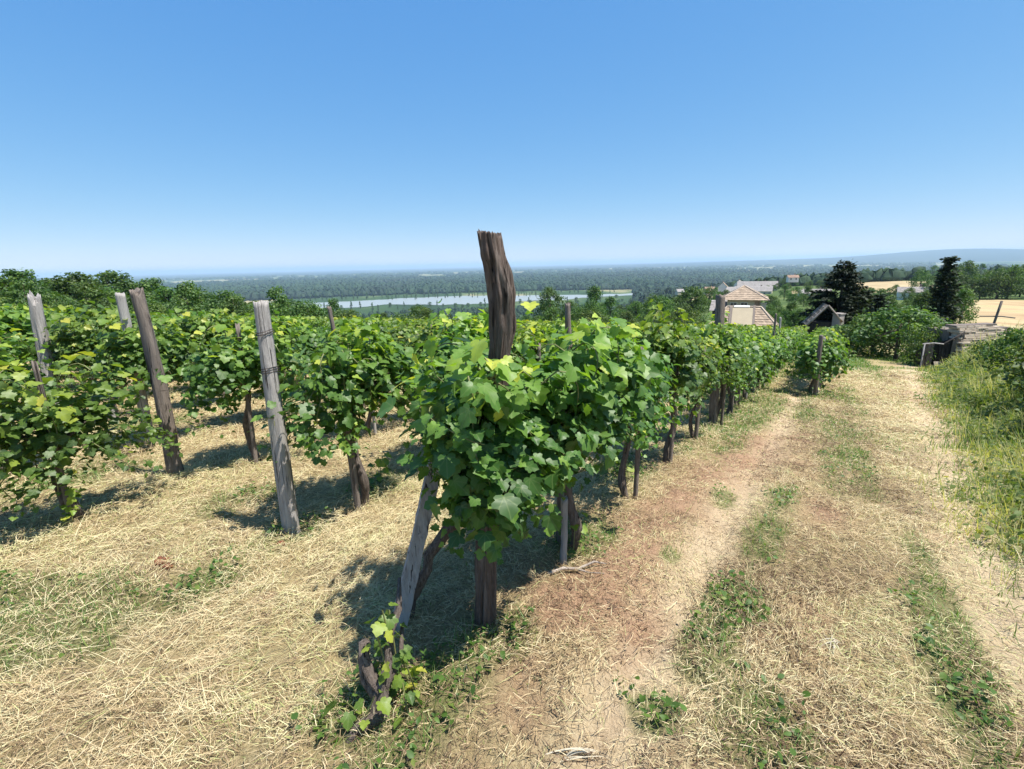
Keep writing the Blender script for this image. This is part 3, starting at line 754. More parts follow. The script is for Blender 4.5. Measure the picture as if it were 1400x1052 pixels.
poplar = build_tree('poplar_tree', 41, 16, 4.2, 3, M_TREE, 34, 34, .75, .4, .1, 1, None, .3)
conif = build_conifer('conifer_tree', 51, 7.2, 5.6, M_CONIF)
spire = build_conifer('conifer_tree', 52, 7.4, 2.2, M_CONIF, True)

# individually described trees by the track's end
put(conif, 33.5, 45, .4, (.97, .97, .89), 'broad dark conifer towering behind the pale roof frame', 'conifer')
put(spire, 41.0, 50, 0, (1.05, 1.05, .93), 'narrow dark spire shaped conifer behind the shed', 'conifer')
put(spire, 36.6, 58, 1, (1.3, 1.3, .62), 'short dark conifer between the broad one and the spire', 'conifer')
put(shrubs[0], 34.2, 37, 1, (.85, .85, .62), 'rounded dark green shrub at the end of the track', 'shrub')
put(shrubs[2], 36.6, 34, 0, (1.05, 1.05, .95), 'wide green bush behind the end of the track', 'shrub')
put(shrubs[0], 38.4, 32, 2, (1.25, 1.25, 1.0), 'tall pale green bush beside the dark board shed', 'shrub')
put(shrubs[1], 35.4, 35, 2, (.8, .8, .7), 'small dark bush filling the gap at the track end', 'shrub')
put(shrubs[2], 40.3, 28.6, 3, (.55, .55, .8), 'ragged green shrub overgrowing the top of the dark shed', 'shrub')
put(shrubs[1], 39.9, 36, 4, (1.0, 1.0, .75), 'upright green bush behind the dark board shed', 'shrub')
put(shrubs[2], 31.2, 48, 2, (.9, .9, .8), 'low green bush beyond the last vines left of the pale roof frame', 'shrub')
# brambles on the bank
put(shrubs[1], 49.5, 9.5, 1, (.42, .42, .40), 'leafy bramble bush standing tall at the edge of the bank', 'bush')
put(shrubs[0], 46.6, 16, 1, (.5, .5, .55), 'bramble bush on the bank in front of the stone wall', 'bush')
put(shrubs[2], 45.3, 21, 4, (.4, .4, .5), 'small bramble growing near the foot of the stone wall', 'bush')
put(shrubs[0], 50, 12, 2, (.6, .6, .55), 'dark bramble bush at the outer side of the bank', 'bush')

def belt(n, a0, a1, d0, d1, s0, s1, ps, label, cat, group, dz=0.0, wide=1.0):
    for k in range(n):
        a = a0 + (a1 - a0) * (k + RT.random()) / n; d = d0 + (d1 - d0) * RT.random(); s = RT.uniform(s0, s1)
        put(RT.choice(ps), a, d, RT.uniform(0, 6.28), (s * wide, s * wide, s * RT.uniform(.88, 1.12)), label, cat, group, dz)
# wooded rise on the far side of the vineyard
belt(24, -54, -35, 58, 76, .40, .50, protos, 'dense green tree at the front of the wooded rise beyond the vineyard', 'tree', 'front trees of the wooded rise', -.6, 1.6)
belt(40, -56, -31, 80, 115, .52, .66, protos, 'green tree on the wooded rise beyond the vineyard', 'tree', 'trees on the wooded rise', -.8, 1.5)
belt(24, -36, -24, 66, 105, .34, .54, protos, 'tree on the falling edge of the wooded rise', 'tree', 'trees on the falling edge of the rise', -1.0, 1.4)
# shrubs just beyond the rows
belt(34, -47, -18, 42, 56, .8, 1.25, shrubs, 'yellow green shrub behind the far vine rows', 'shrub', 'shrubs behind the far vine rows')
belt(20, -26, 6, 52, 72, .75, 1.25, shrubs, 'scrubby bush on the slope falling towards the river', 'shrub', 'scrub on the river slope')
belt(14, -24, 4, 88, 130, .38, .6, protos, 'small dark tree on the slope falling towards the river', 'tree', 'trees on the river slope')
belt(24, 3, 22, 80, 190, .5, .82, protos, 'dark green tree in the valley behind the vineyard', 'tree', 'valley trees behind the vineyard')
belt(12, 9, 22, 60, 78, .8, 1.3, shrubs, 'green bush between vineyard and valley trees', 'shrub', 'bushes below the vines')
belt(14, 6, 17.5, 260, 480, .7, 1.0, protos, 'dark tree around the fields before the village', 'tree', 'trees before the village')
belt(14, 27, 33, 66, 105, .26, .38, protos, 'green tree between farmhouse and dark conifer', 'tree', 'trees beside the farmhouse')
belt(22, 22, 33, 140, 310, .32, .55, protos, 'tree on the slope below the village', 'tree', 'trees below the village')
belt(26, 18, 33, 380, 640, .45, .8, protos, 'dark tree among the village houses', 'tree', 'village trees')
belt(18, 34.5, 42.5, 70, 125, .28, .40, protos, 'green tree behind the bushes at the track end', 'tree', 'trees behind the track end bushes')
belt(18, 34.5, 42.5, 150, 300, .34, .50, protos, 'tree on the slope below the pale field', 'tree', 'trees below the pale field')
belt(16, 32, 44, 570, 700, .8, 1.1, protos, 'dark tree along the far edge of the pale field', 'tree', 'trees along the pale field')
belt(22, 40.5, 51, 208, 250, .75, 1.05, protos, 'green tree in the belt above the dry tan field', 'tree', 'tree belt above the tan field')
belt(4, 40.2, 42.6, 95, 150, .45, .6, protos, 'bushy tree at the corner of the dry tan field', 'tree', 'trees at the tan field corner')
put(protos[2], 39.3, 300, 1, (1.0, 1.0, 1.35), 'single dark round tree standing above the tree line', 'tree')
belt(60, -26, 12, 1890, 1990, 1.0, 1.7, [poplar], 'slim tree standing along the far bank of the river', 'tree', 'trees along the far river bank')
belt(34, -14, 5, 1760, 1890, .8, 1.4, [poplar], 'slim tree standing in the flooded edge of the river', 'tree', 'trees in the flooded river edge')
belt(44, -26, 14, 1330, 1490, .9, 1.7, [poplar, protos[0]], 'tree on the near bank of the river', 'tree', 'trees on the near river bank')
belt(26, 11, 21, 1000, 1700, .9, 1.4, protos, 'tree on the plain beside the river bend', 'tree', 'trees beside the river bend')
for p in protos + shrubs + [poplar, conif, spire]: remove_thing(p)

M_FOREST = leaf_material('forest_crowns', [(0, (.010, .024, .012)), (.5, (.018, .042, .016)), (1, (.04, .07, .024))], .1, .8)  # leaf-scale self-shadow the smooth crowns lack is put into these dark colours
def far_forest():
    rs = np.random.default_rng(9)
    # unit clump: subdivided octahedron
    V = [(1, 0, 0), (-1, 0, 0), (0, 1, 0), (0, -1, 0), (0, 0, 1), (0, 0, -.6)]; F = [(0, 2, 4), (2, 1, 4), (1, 3, 4), (3, 0, 4), (2, 0, 5), (1, 2, 5), (3, 1, 5), (0, 3, 5)]
    V = [np.array(v, float) for v in V]; F2 = []
    for a, b, c in F:
        ab, bc, ca = norm(V[a] + V[b]), norm(V[b] + V[c]), norm(V[c] + V[a]); i = len(V); V += [ab, bc, ca]; F2 += [(a, i, i + 2), (i, b, i + 1), (i + 2, i + 1, c), (i, i + 1, i + 2)]
    V = np.array(V); F2 = np.array(F2)
    def batch(n, a0, a1, d0, d1, s0, s1, hmin, thr=.42, seedn=3):
        d = np.exp(rs.uniform(np.log(d0), np.log(d1), n)); a = np.radians(rs.uniform(a0, a1, n)); x, y = d * np.sin(a), d * np.cos(a)
        k = fbm(x / 420., y / 900., seedn, 3) > thr; x, y, d = x[k], y[k], d[k]; n = len(x)
        s = rs.uniform(s0, s1, n) * (1 + d / 9000); z = ground_z(x, y); hh = rs.uniform(.8, 1.3, n) * hmin
        W = V[None] * (1 + .20 * rs.normal(size=(n, len(V), 1))) * np.stack([s, s, hh], 1)[:, None] + np.stack([x, y, z + hh * .45], 1)[:, None]
        FF = (F2[None] + (np.arange(n) * len(V))[:, None, None]).reshape(-1, 3)
        mb.add(W.reshape(-1, 3), FF, 0, np.repeat(np.clip(rs.normal(.4, .09, n) + .9 * (fbm(x / 300., y / 600., 19, 3) - .5), 0, 1), len(V)), True)
    mb = MB()
    batch(9000, -36, 25, 2150, 5200, 8, 15, 15, .36)
    batch(5200, 14, 52, 1150, 6500, 8, 15, 14, .30, 7)
    batch(2500, -40, 40, 5200, 10500, 12, 26, 14, .50, 5)
    o = mb.build('forest', M_FOREST)
    tag(o, 'far dark forest covering the plain beyond the river', 'forest', kind='stuff')
    mb = MB()
    batch(2600, -52, -12, 330, 1250, 3.2, 6, 6, .2, 11)
    batch(2000, -12, 17.8, 420, 1300, 3.2, 6, 6, .42, 12)
    batch(1500, 24, 50, 560, 1150, 3.5, 6, 6, .52, 13)
    o = mb.build('woodland', M_FOREST)
    tag(o, 'mixed woodland and scrub on the slopes down to the river plain', 'woodland', kind='stuff')
far_forest()

# ------------------------------------------------------------------ vines
ROWRZ = math.atan2(RU[1], RU[0])
def gen_vine(seed, n_canes=26, H=1.36, halfw=.62, thick=.26, zmin=.5, leaf=.08, tpl=GRAPE, up_shoots=4, hang=0.0, step=.045, trunk=None, low=0, lowx=None, dens=1.0):
    rs = np.random.default_rng(seed); r = empty('grapevine')
    # trunk
    t = np.linspace(0, 1, 14); ph = rs.uniform(0, 6.28)
    hx, hy = rs.normal(0, .06), rs.normal(0, .03)
    tp = np.stack([hx * t + .035 * np.sin(5 * t + ph) * (1 - t * .3), hy * t + .03 * np.sin(7 * t + ph * 1.7), -.08 + t * (zmin + .22)], 1)
    if trunk is not None: tp = np.stack([np.interp(t, np.linspace(0, 1, len(trunk)), np.array(trunk)[:, i]) for i in range(3)], 1) + .008 * rs.normal(size=(14, 3))
    mb = MB(); mb.tube(tp, np.linspace(.033, .022, 14) * rs.uniform(.85, 1.2) * (1 + .12 * np.sin(t * 17 + ph)), 10, rough=.4, seed=seed)
    head = tp[-1]
    arms = []
    for s in (-1, 1):
        q = np.linspace(0, 1, 8); ap = head + np.stack([s * halfw * .45 * q, .04 * np.sin(4 * q + ph), .35 * q - .1 * q * q], 1)
        mb.tube(ap, np.linspace(.022, .011, 8), 7, rough=.5, seed=seed + s); arms.append(ap)
    mb.build('trunk', M_BARK, r)
    PP = []; NN = []; TT = []; SS = []; CC = []; cm = MB()
    for c in range(n_canes + up_shoots + low):
        arm = arms[c % 2]; k = rs.integers(0, 8); p = arm[k].copy() + [0, 0, rs.uniform(-.05, .3) if c < n_canes else .3]
        a = rs.uniform(0, 6.283); el = rs.uniform(-.1, 1.35)
        d = np.array([math.cos(a) * math.cos(el) * 1.25, math.sin(a) * math.cos(el) * .8, math.sin(el)]); d /= np.linalg.norm(d)
        ns = int(rs.integers(12, 22)); Ht = H * rs.uniform(.86, 1.04)
        if c >= n_canes: d = np.array([rs.normal(0, .35), rs.normal(0, .22), 1.0]); ns = int(rs.integers(9, 15)); Ht = H + rs.uniform(.02, .16)
        if c >= n_canes + up_shoots: p = np.array([rs.uniform(-halfw, halfw * .8), rs.normal(0, thick * .6), rs.uniform(.5, .8)]) if lowx is None else np.array([lowx[0] + rs.normal(0, .075), lowx[1] + rs.normal(0, .05), rs.uniform(.68, 1.33)]); d = np.array([rs.normal(0, .5), rs.normal(0, .4), rs.normal(-.1, .4)]); d /= np.linalg.norm(d); ns = int(rs.integers(5, 10)); Ht = 1.38
        pts = []
        for i in range(ns):
            pts.append(p.copy())
            d = d + rs.normal(0, .13, 3)
            d[2] -= .045
            if p[2] > Ht - .12: d[2] -= .42
            if abs(p[1]) > thick: d[1] -= .22 * np.sign(p[1])
            if abs(p[0]) > halfw: d[0] -= .25 * np.sign(p[0])
            if p[2] < zmin + .1 - hang * rs.random(): d[2] += .28
            d /= np.linalg.norm(d); p = p + d * step
        pts = np.array(pts)
        if c % 2 == 0 or c >= n_canes: cm.tube(pts, np.linspace(.0045, .002, ns), 4, cap=False)
        nrep = 2 if rs.random() < dens else 1
        for rep in range(nrep):
            out = pts * [.55, 1.6, 0]; out = norm(out + rs.normal(0, .22, out.shape) + [0, 0, .12])
            pet = rs.uniform(.03, .10, (ns, 1))
            P = pts + out * pet + rs.normal(0, .025, pts.shape)
            N = norm(out * .75 + [0, 0, .62] + rs.normal(0, .38, pts.shape)); T = norm(out * .5 + [0, 0, -.75] + rs.normal(0, .45, pts.shape))
            age = np.arange(ns) / ns
            S = leaf * rs.uniform(.55, 1.3, ns) * (1 - .55 * np.clip(age - .45, 0, 1) / .55) * (1 if rep == 0 else .82)
            tint = .27 + .16 * rs.normal(size=ns) + .42 * np.clip(age - .6, 0, 1) + 1.1 * np.clip(P[:, 2] - (H - .22), 0, .4) + (.45 * (rs.random(ns) < .02))  # leaves turn yellower with height: young growth, plus backlight put into the tint
            PP.append(P); NN.append(N); TT.append(T); SS.append(S); CC.append(np.clip(tint, 0, 1))
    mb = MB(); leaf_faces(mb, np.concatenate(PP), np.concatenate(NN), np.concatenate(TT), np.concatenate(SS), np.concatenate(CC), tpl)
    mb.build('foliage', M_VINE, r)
    cm.build('shoots', M_CANE, r)
    return r
def wood_post(name, pts, rad, m, seed, k=22, nz=40, top_cut=.03, rough=.22, parent=None, notch=None, slant=(0, 0), cracks=4, depth=.22):
    pts = np.asarray(pts, float); rad = np.asarray(rad, float); s = np.linspace(0, 1, len(pts)); q = np.linspace(0, 1, nz)
    P = np.stack([np.interp(q, s, pts[:, i]) for i in range(3)], 1); 
    for _ in range(3): P[1:-1] = (P[:-2] + 2 * P[1:-1] + P[2:]) / 4
    rr = np.interp(q, s, rad)
    mb = MB(); mb.tube(P, rr, k, rough=rough, seed=seed, cap=False)
    V = mb.v[-1].reshape(nz, k, 3); rs = np.random.RandomState(seed)
    if k >= 20:                                                     # raised and sunken fibres
        fb = rs.normal(0, .028, k)[None, :] + .02 * (vnoise(np.arange(k)[None, :] * 1.3 + np.zeros((nz, 1)), np.arange(nz)[:, None] * .15 + seed, seed + 3) - .5) * 2
        V += (V - P[:, None]) * fb[..., None]
    a = np.arange(k) / k * 6.283
    # drying cracks: narrow furrows down the length
    for c in range(cracks):
        kk = rs.randint(k); z0, z1 = sorted(rs.rand(2)); z1 = max(z1, z0 + .3); w = smooth(z0 - .05, z0 + .1, q) * (1 - smooth(z1 - .1, z1 + .05, q))
        V[:, kk] += (P - V[:, kk]) * (depth * w)[:, None]
    jag = (vnoise(a * 1.6, a * 0 + seed, seed) - .5) * 2 * top_cut + rs.normal(0, top_cut * .3, k) + slant[0] * np.cos(a) + slant[1] * np.sin(a)
    if notch is not None:
        for nn in notch: jag[[(nn + i) % k for i in (-1, 0, 1)]] -= np.array([.7, 1.1, .6]) * max(top_cut, .022) * 1.9
    for i, f in ((nz - 1, 1), (nz - 2, .72), (nz - 3, .4), (nz - 4, .15)): V[i, :, 2] += jag * f
    # end grain, slightly dished
    top = V[-1]; cen = top.mean(0) - [0, 0, .012]; inner = top * .5 + cen * .5 - [0, 0, .006]
    b = (nz - 1) * k; base = mb.n; mb.v.append(np.vstack([inner, cen[None]])); mb.t.append(np.full(k + 1, .5)); mb.n += k + 1
    i = np.arange(k); j = (i + 1) % k
    mb.f.append((np.stack([b + i, b + j, base + j, base + i], 1), 0, False)); mb.f.append((np.stack([base + i, base + j, np.full(k, base + k)], 1), 0, False))
    mb.v[-2] = V.reshape(-1, 3)
    return mb.build(name, m, parent)

# end posts of the rows
def end_posts():
    # the big cracked post at the head of the first row
    x, y = -.152, 1.97; z0 = gz(x, y)
    o = wood_post('vineyard_post', [(0, 0, -.12), (.0, 0, .0), (.022, .0, .35), (.075, 0, .9), (.105, 0, 1.25), (.118, 0, 1.36), (.118, .0, 1.48), (.098, 0, 1.6), (.078, 0, 1.72 - z0)],
                  [.050, .047, .043, .042, .040, .049, .055, .046, .043], M_REDWOOD, 3, 60, 110, .012, .26, None, (21, 9), (0, .014), 16, .24)
    o.location = (x, y, z0); tag(o, 'thick cracked brown post with notched top at the head of the first vine row', 'post', 'row end posts')
    def simple(uv, h, r0, r1, top_off, m, seed, label, cut=.02, rough=.2, slant=(0, 0), name='vineyard_post', bend=0.0, group='row end posts'):
        x, y = at_uv(*uv); z = gz(x, y)
        o = wood_post(name, [(0, 0, -.12), (top_off[0] * .3 + bend, top_off[1] * .3, h * .3), (top_off[0] * .65 + bend, top_off[1] * .65, h * .65), (top_off[0], top_off[1], h)], [r0 * 1.05, r0, (r0 + r1) / 2, r1], m, seed, 20, 50, cut, rough, None, None, slant)
        o.location = (x, y, z); tag(o, label, 'post', group); return o
    p2 = simple((1.71, 2.80), 1.50, .052, .042, (-.005, .02), M_GREYWOOD, 5, 'pale grey straight post wound with wire at the head of the second vine row', .012, .16)
    for z0, turns in ((1.06, 3), (1.30, 2), (.78, 1)):
        n = 22 * turns; a = np.linspace(0, 6.4 * turns, n); rr = .05 + .006 * np.sin(a * 3)
        MB().tube(np.stack([rr * np.cos(a) - .004, rr * np.sin(a) + .015, z0 + np.linspace(0, .014 * turns, n) + .008 * np.sin(a + z0 * 20)], 1), .0022, 5).build('wire_tie', M_WIRE, p2)
    simple((1.82, 4.55), 1.55, .056, .044, (-.05, .03), M_DARKWOOD, 6, 'dark brown bowed post at the head of the third vine row', .03, .3, (.02, 0), bend=.015)
    simple((2.15, 5.82), 1.54, .045, .042, (.0, 0.0), M_GREYWOOD, 7, 'slim whitish post half hidden in leaves behind the dark bowed post', .01, .15)
    simple((1.87, 7.38), 1.54, .07, .055, (.05, 0.03), M_GREYWOOD, 8, 'stout silver grey post with slanted worn top', .05, .3, (.05, .02))
    simple((5.85, 2.72), 1.62, .042, .036, (-.06, .0), M_DARKWOOD, 9, 'thin leaning brown post rising above the middle of the second row', .02, .2, group='posts inside the rows')
    simple((7.3, 1.16), 1.86, .055, .058, (-.02, 0), M_DARKWOOD, 10, 'tall dark post standing above the first row in front of the farmhouse', .02, .25, group='posts inside the rows')
    simple((4.7, 5.80), 1.50, .035, .03, (-.12, -.03), M_DARKWOOD, 11, 'dark tilted post end poking out of the leaves of the fourth row', .02, .2, group='posts inside the rows')
    simple((12.9, -.10), 1.38, .045, .04, (-.03, 0), M_DARKWOOD, 12, 'dark post at the head of the short row beside the track', .02, .2)
    simple((13.7, -.12), 1.35, .05, .045, (0, 0), M_GREYWOOD, 13, 'pale second post of the short row beside the track', .02, .2)
    simple((14.4, -.10), 1.3, .05, .045, (0, 0), M_DARKWOOD, 14, 'brown third post of the short row beside the track', .02, .2)
    simple((16.7, 1.14), 1.95, .035, .03, (0.03, 0), M_DARKWOOD, 15, 'thin dark stick above the leaves near the end of the first row', .02, .2, group='posts inside the rows')
    simple((21, 1.16), 1.9, .04, .035, (-.1, 0), M_GREYWOOD, 16, 'thin pale leaning stick above the leaves beyond the short row', .02, .2, group='posts inside the rows')
end_posts()

def plank_and_stump():
    # weathered plank leaning into the first vine
    b = np.array([-.56, 1.90, gz(-.56, 1.90) - .05]); t = np.array([-.345, 2.16, .78]); ax = t - b; L = np.linalg.norm(ax); ax /= L
    rs = np.random.RandomState(3); n = 24; s = np.linspace(0, 1, n)
    side = norm(np.cross(ax, [0.35, -.93, 0.0])); nn = np.cross(side, ax); mb = MB(); V = []
    for q in s:
        c = b + ax * L * q; w = .036 * (1 + .05 * math.sin(q * 9)) - .004 * q; th = .013
        for sx, sy in ((-1, -1), (-.35, -1.15), (.35, -1.1), (1, -.95), (1, 1), (-1, 1)): V.append(c + side * sx * (w + rs.normal(0, .0012)) + nn * sy * (th + rs.normal(0, .0012)))
    V = np.array(V); i = np.arange(n - 1)[:, None] * 6; j = np.arange(6)[None]; j2 = (j + 1) % 6
    F = np.stack([i + j, i + j2, i + 6 + j2, i + 6 + j], -1).reshape(-1, 4)
    mb.add(V, F, 0, .5, False); mb.f.append((np.array([[q + (n - 1) * 6 for q in range(6)]]), 0, False))
    o = mb.build('wooden_plank', M_GREYWOOD); tag(o, 'weathered grey plank leaning up into the leaves of the first vine', 'plank')
    # old stump with young shoots, near the camera
    x, y = -.51, 1.49; z = gz(x, y)
    r = empty('vine_stump', (x, y, z)); tag(r, 'gnarled old vine stump with young green shoots at its foot in front of the plank', 'stump')
    mb = MB()
    mb.tube([(-.02, 0, -.05), (-.01, .01, .04), (.0, .02, .10), (.03, .07, .18), (.02, .12, .26), (.05, .17, .33), (.045, .24, .42)], [.036, .030, .026, .022, .017, .012, .005], 14, rough=.85, seed=3)
    mb.tube([(.0, .02, .06), (-.05, .04, .13), (-.065, .06, .21), (-.06, .07, .27)], [.024, .024, .020, .015], 12, rough=.85, seed=9)
    mb.tube([(.02, .05, .12), (.06, .1, .18), (.06, .16, .27)], [.015, .012, .008], 9, rough=.7, seed=12)
    mb.tube([(-.02, 0, .0), (-.08, -.05, .0), (-.12, -.08, -.05)], [.035, .026, .016], 9, rough=.7, seed=14)
    mb.build('trunk', M_BARK, r)
    rs = np.random.default_rng(6); PP = []; n = 0; cm = MB()
    starts = [(.04, .06, .0, .36), (.05, .1, .05, .3), (.07, .04, 0, .2), (.09, .1, .0, .16), (-.06, -.02, 0, .12), (-.09, .02, 0, .1), (.04, .12, .1, .3), (.1, 0, 0, .12), (.12, .08, 0, .2)]
    P = []; T = []
    for sx, sy, sz, h in starts:
        k = int(4 + h * 20); q = np.linspace(0, 1, k); a = rs.uniform(0, 6.28)
        st = np.stack([sx + .05 * q * math.cos(a), sy + .05 * q * math.sin(a), sz + h * q], 1); cm.tube(st, .003, 4, cap=False)
        aa = a + np.arange(k) * 2.4; o_ = np.stack([np.cos(aa), np.sin(aa), np.zeros(k)], 1); P.append(st + o_ * .035); T.append(o_ + [0, 0, -.4])
    P = np.concatenate(P); T = np.concatenate(T); n = len(P)
    mb = MB(); leaf_faces(mb, P, norm(T * .5 + [0, 0, .9] + rs.normal(0, .35, (n, 3))), T, rs.uniform(.025, .058, n), np.clip(rs.normal(.55, .22, n), 0, 1), GRAPE)
    mb.build('foliage', M_VINE, r); cm.build('shoots', M_CANE, r)
plank_and_stump()

def stake(u, v, h, r0, m, seed, label, lean=(0, 0), group='vine stakes'):
    x, y = at_uv(u, v); z = gz(x, y)
    o = wood_post('wooden_stake', [(0, 0, -.1), (lean[0] * .5 + .006, lean[1] * .5, h * .5), (lean[0], lean[1], h)], [r0, r0 * .95, r0 * .85], m, seed, 10, 16, .01, .2)
    o.location = (x, y, z); tag(o, label, 'stake', group); return o

def local_uv(x, y, z, u, v):
    a, b = uv_of(x, y); return (float(a) - u, float(b) - v, z)
HERO_TRUNK = [local_uv(*q, 1.80, 1.12) for q in ((-.50, 1.96, -.05), (-.475, 1.99, .10), (-.43, 2.0, .22), (-.37, 2.03, .33), (-.27, 2.06, .46), (-.15, 2.10, .58), (-.05, 2.14, .70))]
def vineyard():
    rs = np.random.default_rng(77)
    hero = {}
    hiV = [gen_vine(200 + k, 52, 1.19, .45, .14, .64, .068, GRAPE, 4) for k in range(5)]
    loV = [gen_vine(300 + k, 30, 1.27, .56, .18, .56, .102, GRAPE_LO, 4, 0, .065) for k in range(5)]
    spots = []
    for i in range(-1, 26):
        v = 1.14 + 1.56 * i
        if i == -1: us = np.arange(13.3, 46, 1.28)
        elif i == 0: us = np.array([1.80, 2.42, 3.42, 4.72, 6.0, 7.3] + list(np.arange(8.6, 46, 1.28)))
        else:
            s = 2.2 if i == 1 else (1.05 if i <= 2 else (.9 + .05 * i if i < 5 else 1.2 + rs.uniform(-.3, .2) + .1 * i))
            us = s + np.arange(int((47 - s) / 1.30)) * 1.30
        for k, u in enumerate(us):
            u = u + (rs.normal(0, .07) if (u > 3) else 0); vv = v + rs.normal(0, .035) + (-.25 if i == -1 and False else 0)
            if i == -1: vv = -.10 - .012 * (u - 13) + rs.normal(0, .03)
            x, y = at_uv(u, vv); d = math.hypot(x, y); az = math.degrees(math.atan2(x, y))
            if az < -56 or d > 47: continue
            spots.append((d, i, k, u, vv, x, y))
    spots.sort(key=lambda s: s[0] * (1.0 if s[1] < 1 else 1.0 + .02 * s[1]))
    things, rest = spots[:292], spots[292:]
    used = {id(p): False for p in hiV + loV}
    for n, (d, i, k, u, vv, x, y) in enumerate(things):
        far = d > 9.0
        pool = loV if far else hiV
        c = pool[int(rs.integers(len(pool)))]
        if (i, k) == (0, 0): o = gen_vine(401, 46, 1.22, .30, .12, .52, .074, GRAPE, 2, .1, trunk=HERO_TRUNK, low=52, lowx=(-.31, -.05))
        elif (i, k) == (0, 1): o = gen_vine(402, 54, 1.22, .42, .16, .58, .074, GRAPE, 3, .0, low=3)
        elif (i, k) == (1, 0): o = gen_vine(403, 50, 1.2, .40, .16, .56, .072, GRAPE, 2, .08)
        elif (i, k) == (2, 0): o = gen_vine(404, 46, .90, .56, .22, .40, .066, GRAPE, 2, .1)
        else: o = copy_thing(c, (0, 0, 0), 0)
        flip = math.pi if rs.random() < .5 else 0
        if (i, k) in ((0, 0), (0, 1), (1, 0), (2, 0)): flip = 0
        o.location = (x, y, gz(x, y)); o.rotation_euler = (0, 0, ROWRZ + flip + rs.normal(0, .06))
        s = 1.0 if n < 4 else rs.uniform(.90, 1.08); o.scale = (s * rs.uniform(.9, 1.08), s * rs.uniform(.85, 1.15), s * rs.uniform(.95, 1.05) * (.94 if i >= 2 else 1))
        row = 'short row beside the track' if i < 0 else ORD[i] + ' row from the track'
        if (i, k) == (0, 0): lab = 'big leafy grapevine wrapped around the thick cracked post'
        elif (i, k) == (0, 1): lab = 'leafy grapevine right behind the thick cracked post, by the short cut stake'
        elif (i, k) == (1, 0): lab = 'bushy grapevine beside the pale grey wire-wound post'
        elif (i, k) == (2, 0): lab = 'low sprawling grapevine in front of the dark bowed post'
        elif d < 9.5 and i < 6: lab = ORD[k] + ' grapevine from the head of the ' + row
        elif i < 12: lab = 'leafy grapevine farther along the ' + row
        else: lab = 'leafy grapevine in the far rows across the vineyard'
        tag(o, lab, 'grapevine', 'vines of the ' + row if i < 12 else 'vines of the far rows')
        # stakes carry the near vines and those that show along the track side
        if (i <= 0 and u < 30) or d < 9.5:
            if (i, k) in ((0, 0), (0, 1)): continue
            lb = ('thin stake of the ' + ORD[k] + ' vine in the ' + row) if (d < 9.5 and i < 6) else 'thin wooden stake farther along the ' + row
            stake(u - .03 + rs.normal(0, .03), vv - .06 + rs.normal(0, .02), rs.uniform(1.0, 1.3), rs.uniform(.017, .026), M_DARKWOOD if rs.random() < .7 else M_GREYWOOD, int(rs.integers(1, 9999)), lb, (rs.normal(0, .03), rs.normal(0, .03)), 'stakes of the ' + row)
    stake(2.24, 1.09, .40, .021, M_GREYWOOD, 71, 'short sawn off stake in front of the second vine of the first row', (.012, .01))
    stake(2.42, 1.2, 1.1, .02, M_DARKWOOD, 72, 'thin stake hidden in the second vine behind the cracked post', (0, .02))
    # the rest of the vineyard: one mass of foliage
    mb = MB(); tk = MB(); r2 = np.random.default_rng(5)
    for (d, i, k, u, vv, x, y) in rest:
        m = 90; z = gz(x, y); l = np.stack([r2.uniform(-.68, .68, m), r2.normal(0, .18, m), .45 + (.92 + .12 * r2.random(m)) * r2.random(m) ** .7], 1)
        out = norm(l * [.4, 1.6, 0] + r2.normal(0, .2, (m, 3)))
        ca, sa = math.cos(ROWRZ), math.sin(ROWRZ); rot = lambda q: np.stack([q[:, 0] * ca - q[:, 1] * sa, q[:, 0] * sa + q[:, 1] * ca, q[:, 2]], 1)
        leaf_faces(mb, rot(l) + [x, y, z], rot(norm(out * .7 + [0, 0, .65] + r2.normal(0, .35, (m, 3)))), rot(norm(out * .4 + [0, 0, -.7] + r2.normal(0, .4, (m, 3)))), r2.uniform(.14, .26, m), np.clip(.3 + r2.normal(0, .14, m) + 1.2 * np.clip(l[:, 2] - 1.1, 0, 1), 0, 1), GRAPE_LO)  # higher leaves yellower: young growth and backlight both go into the tint
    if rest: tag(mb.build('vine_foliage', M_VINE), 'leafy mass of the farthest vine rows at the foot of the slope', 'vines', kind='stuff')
    for p in hiV + loV: remove_thing(p)
vineyard()

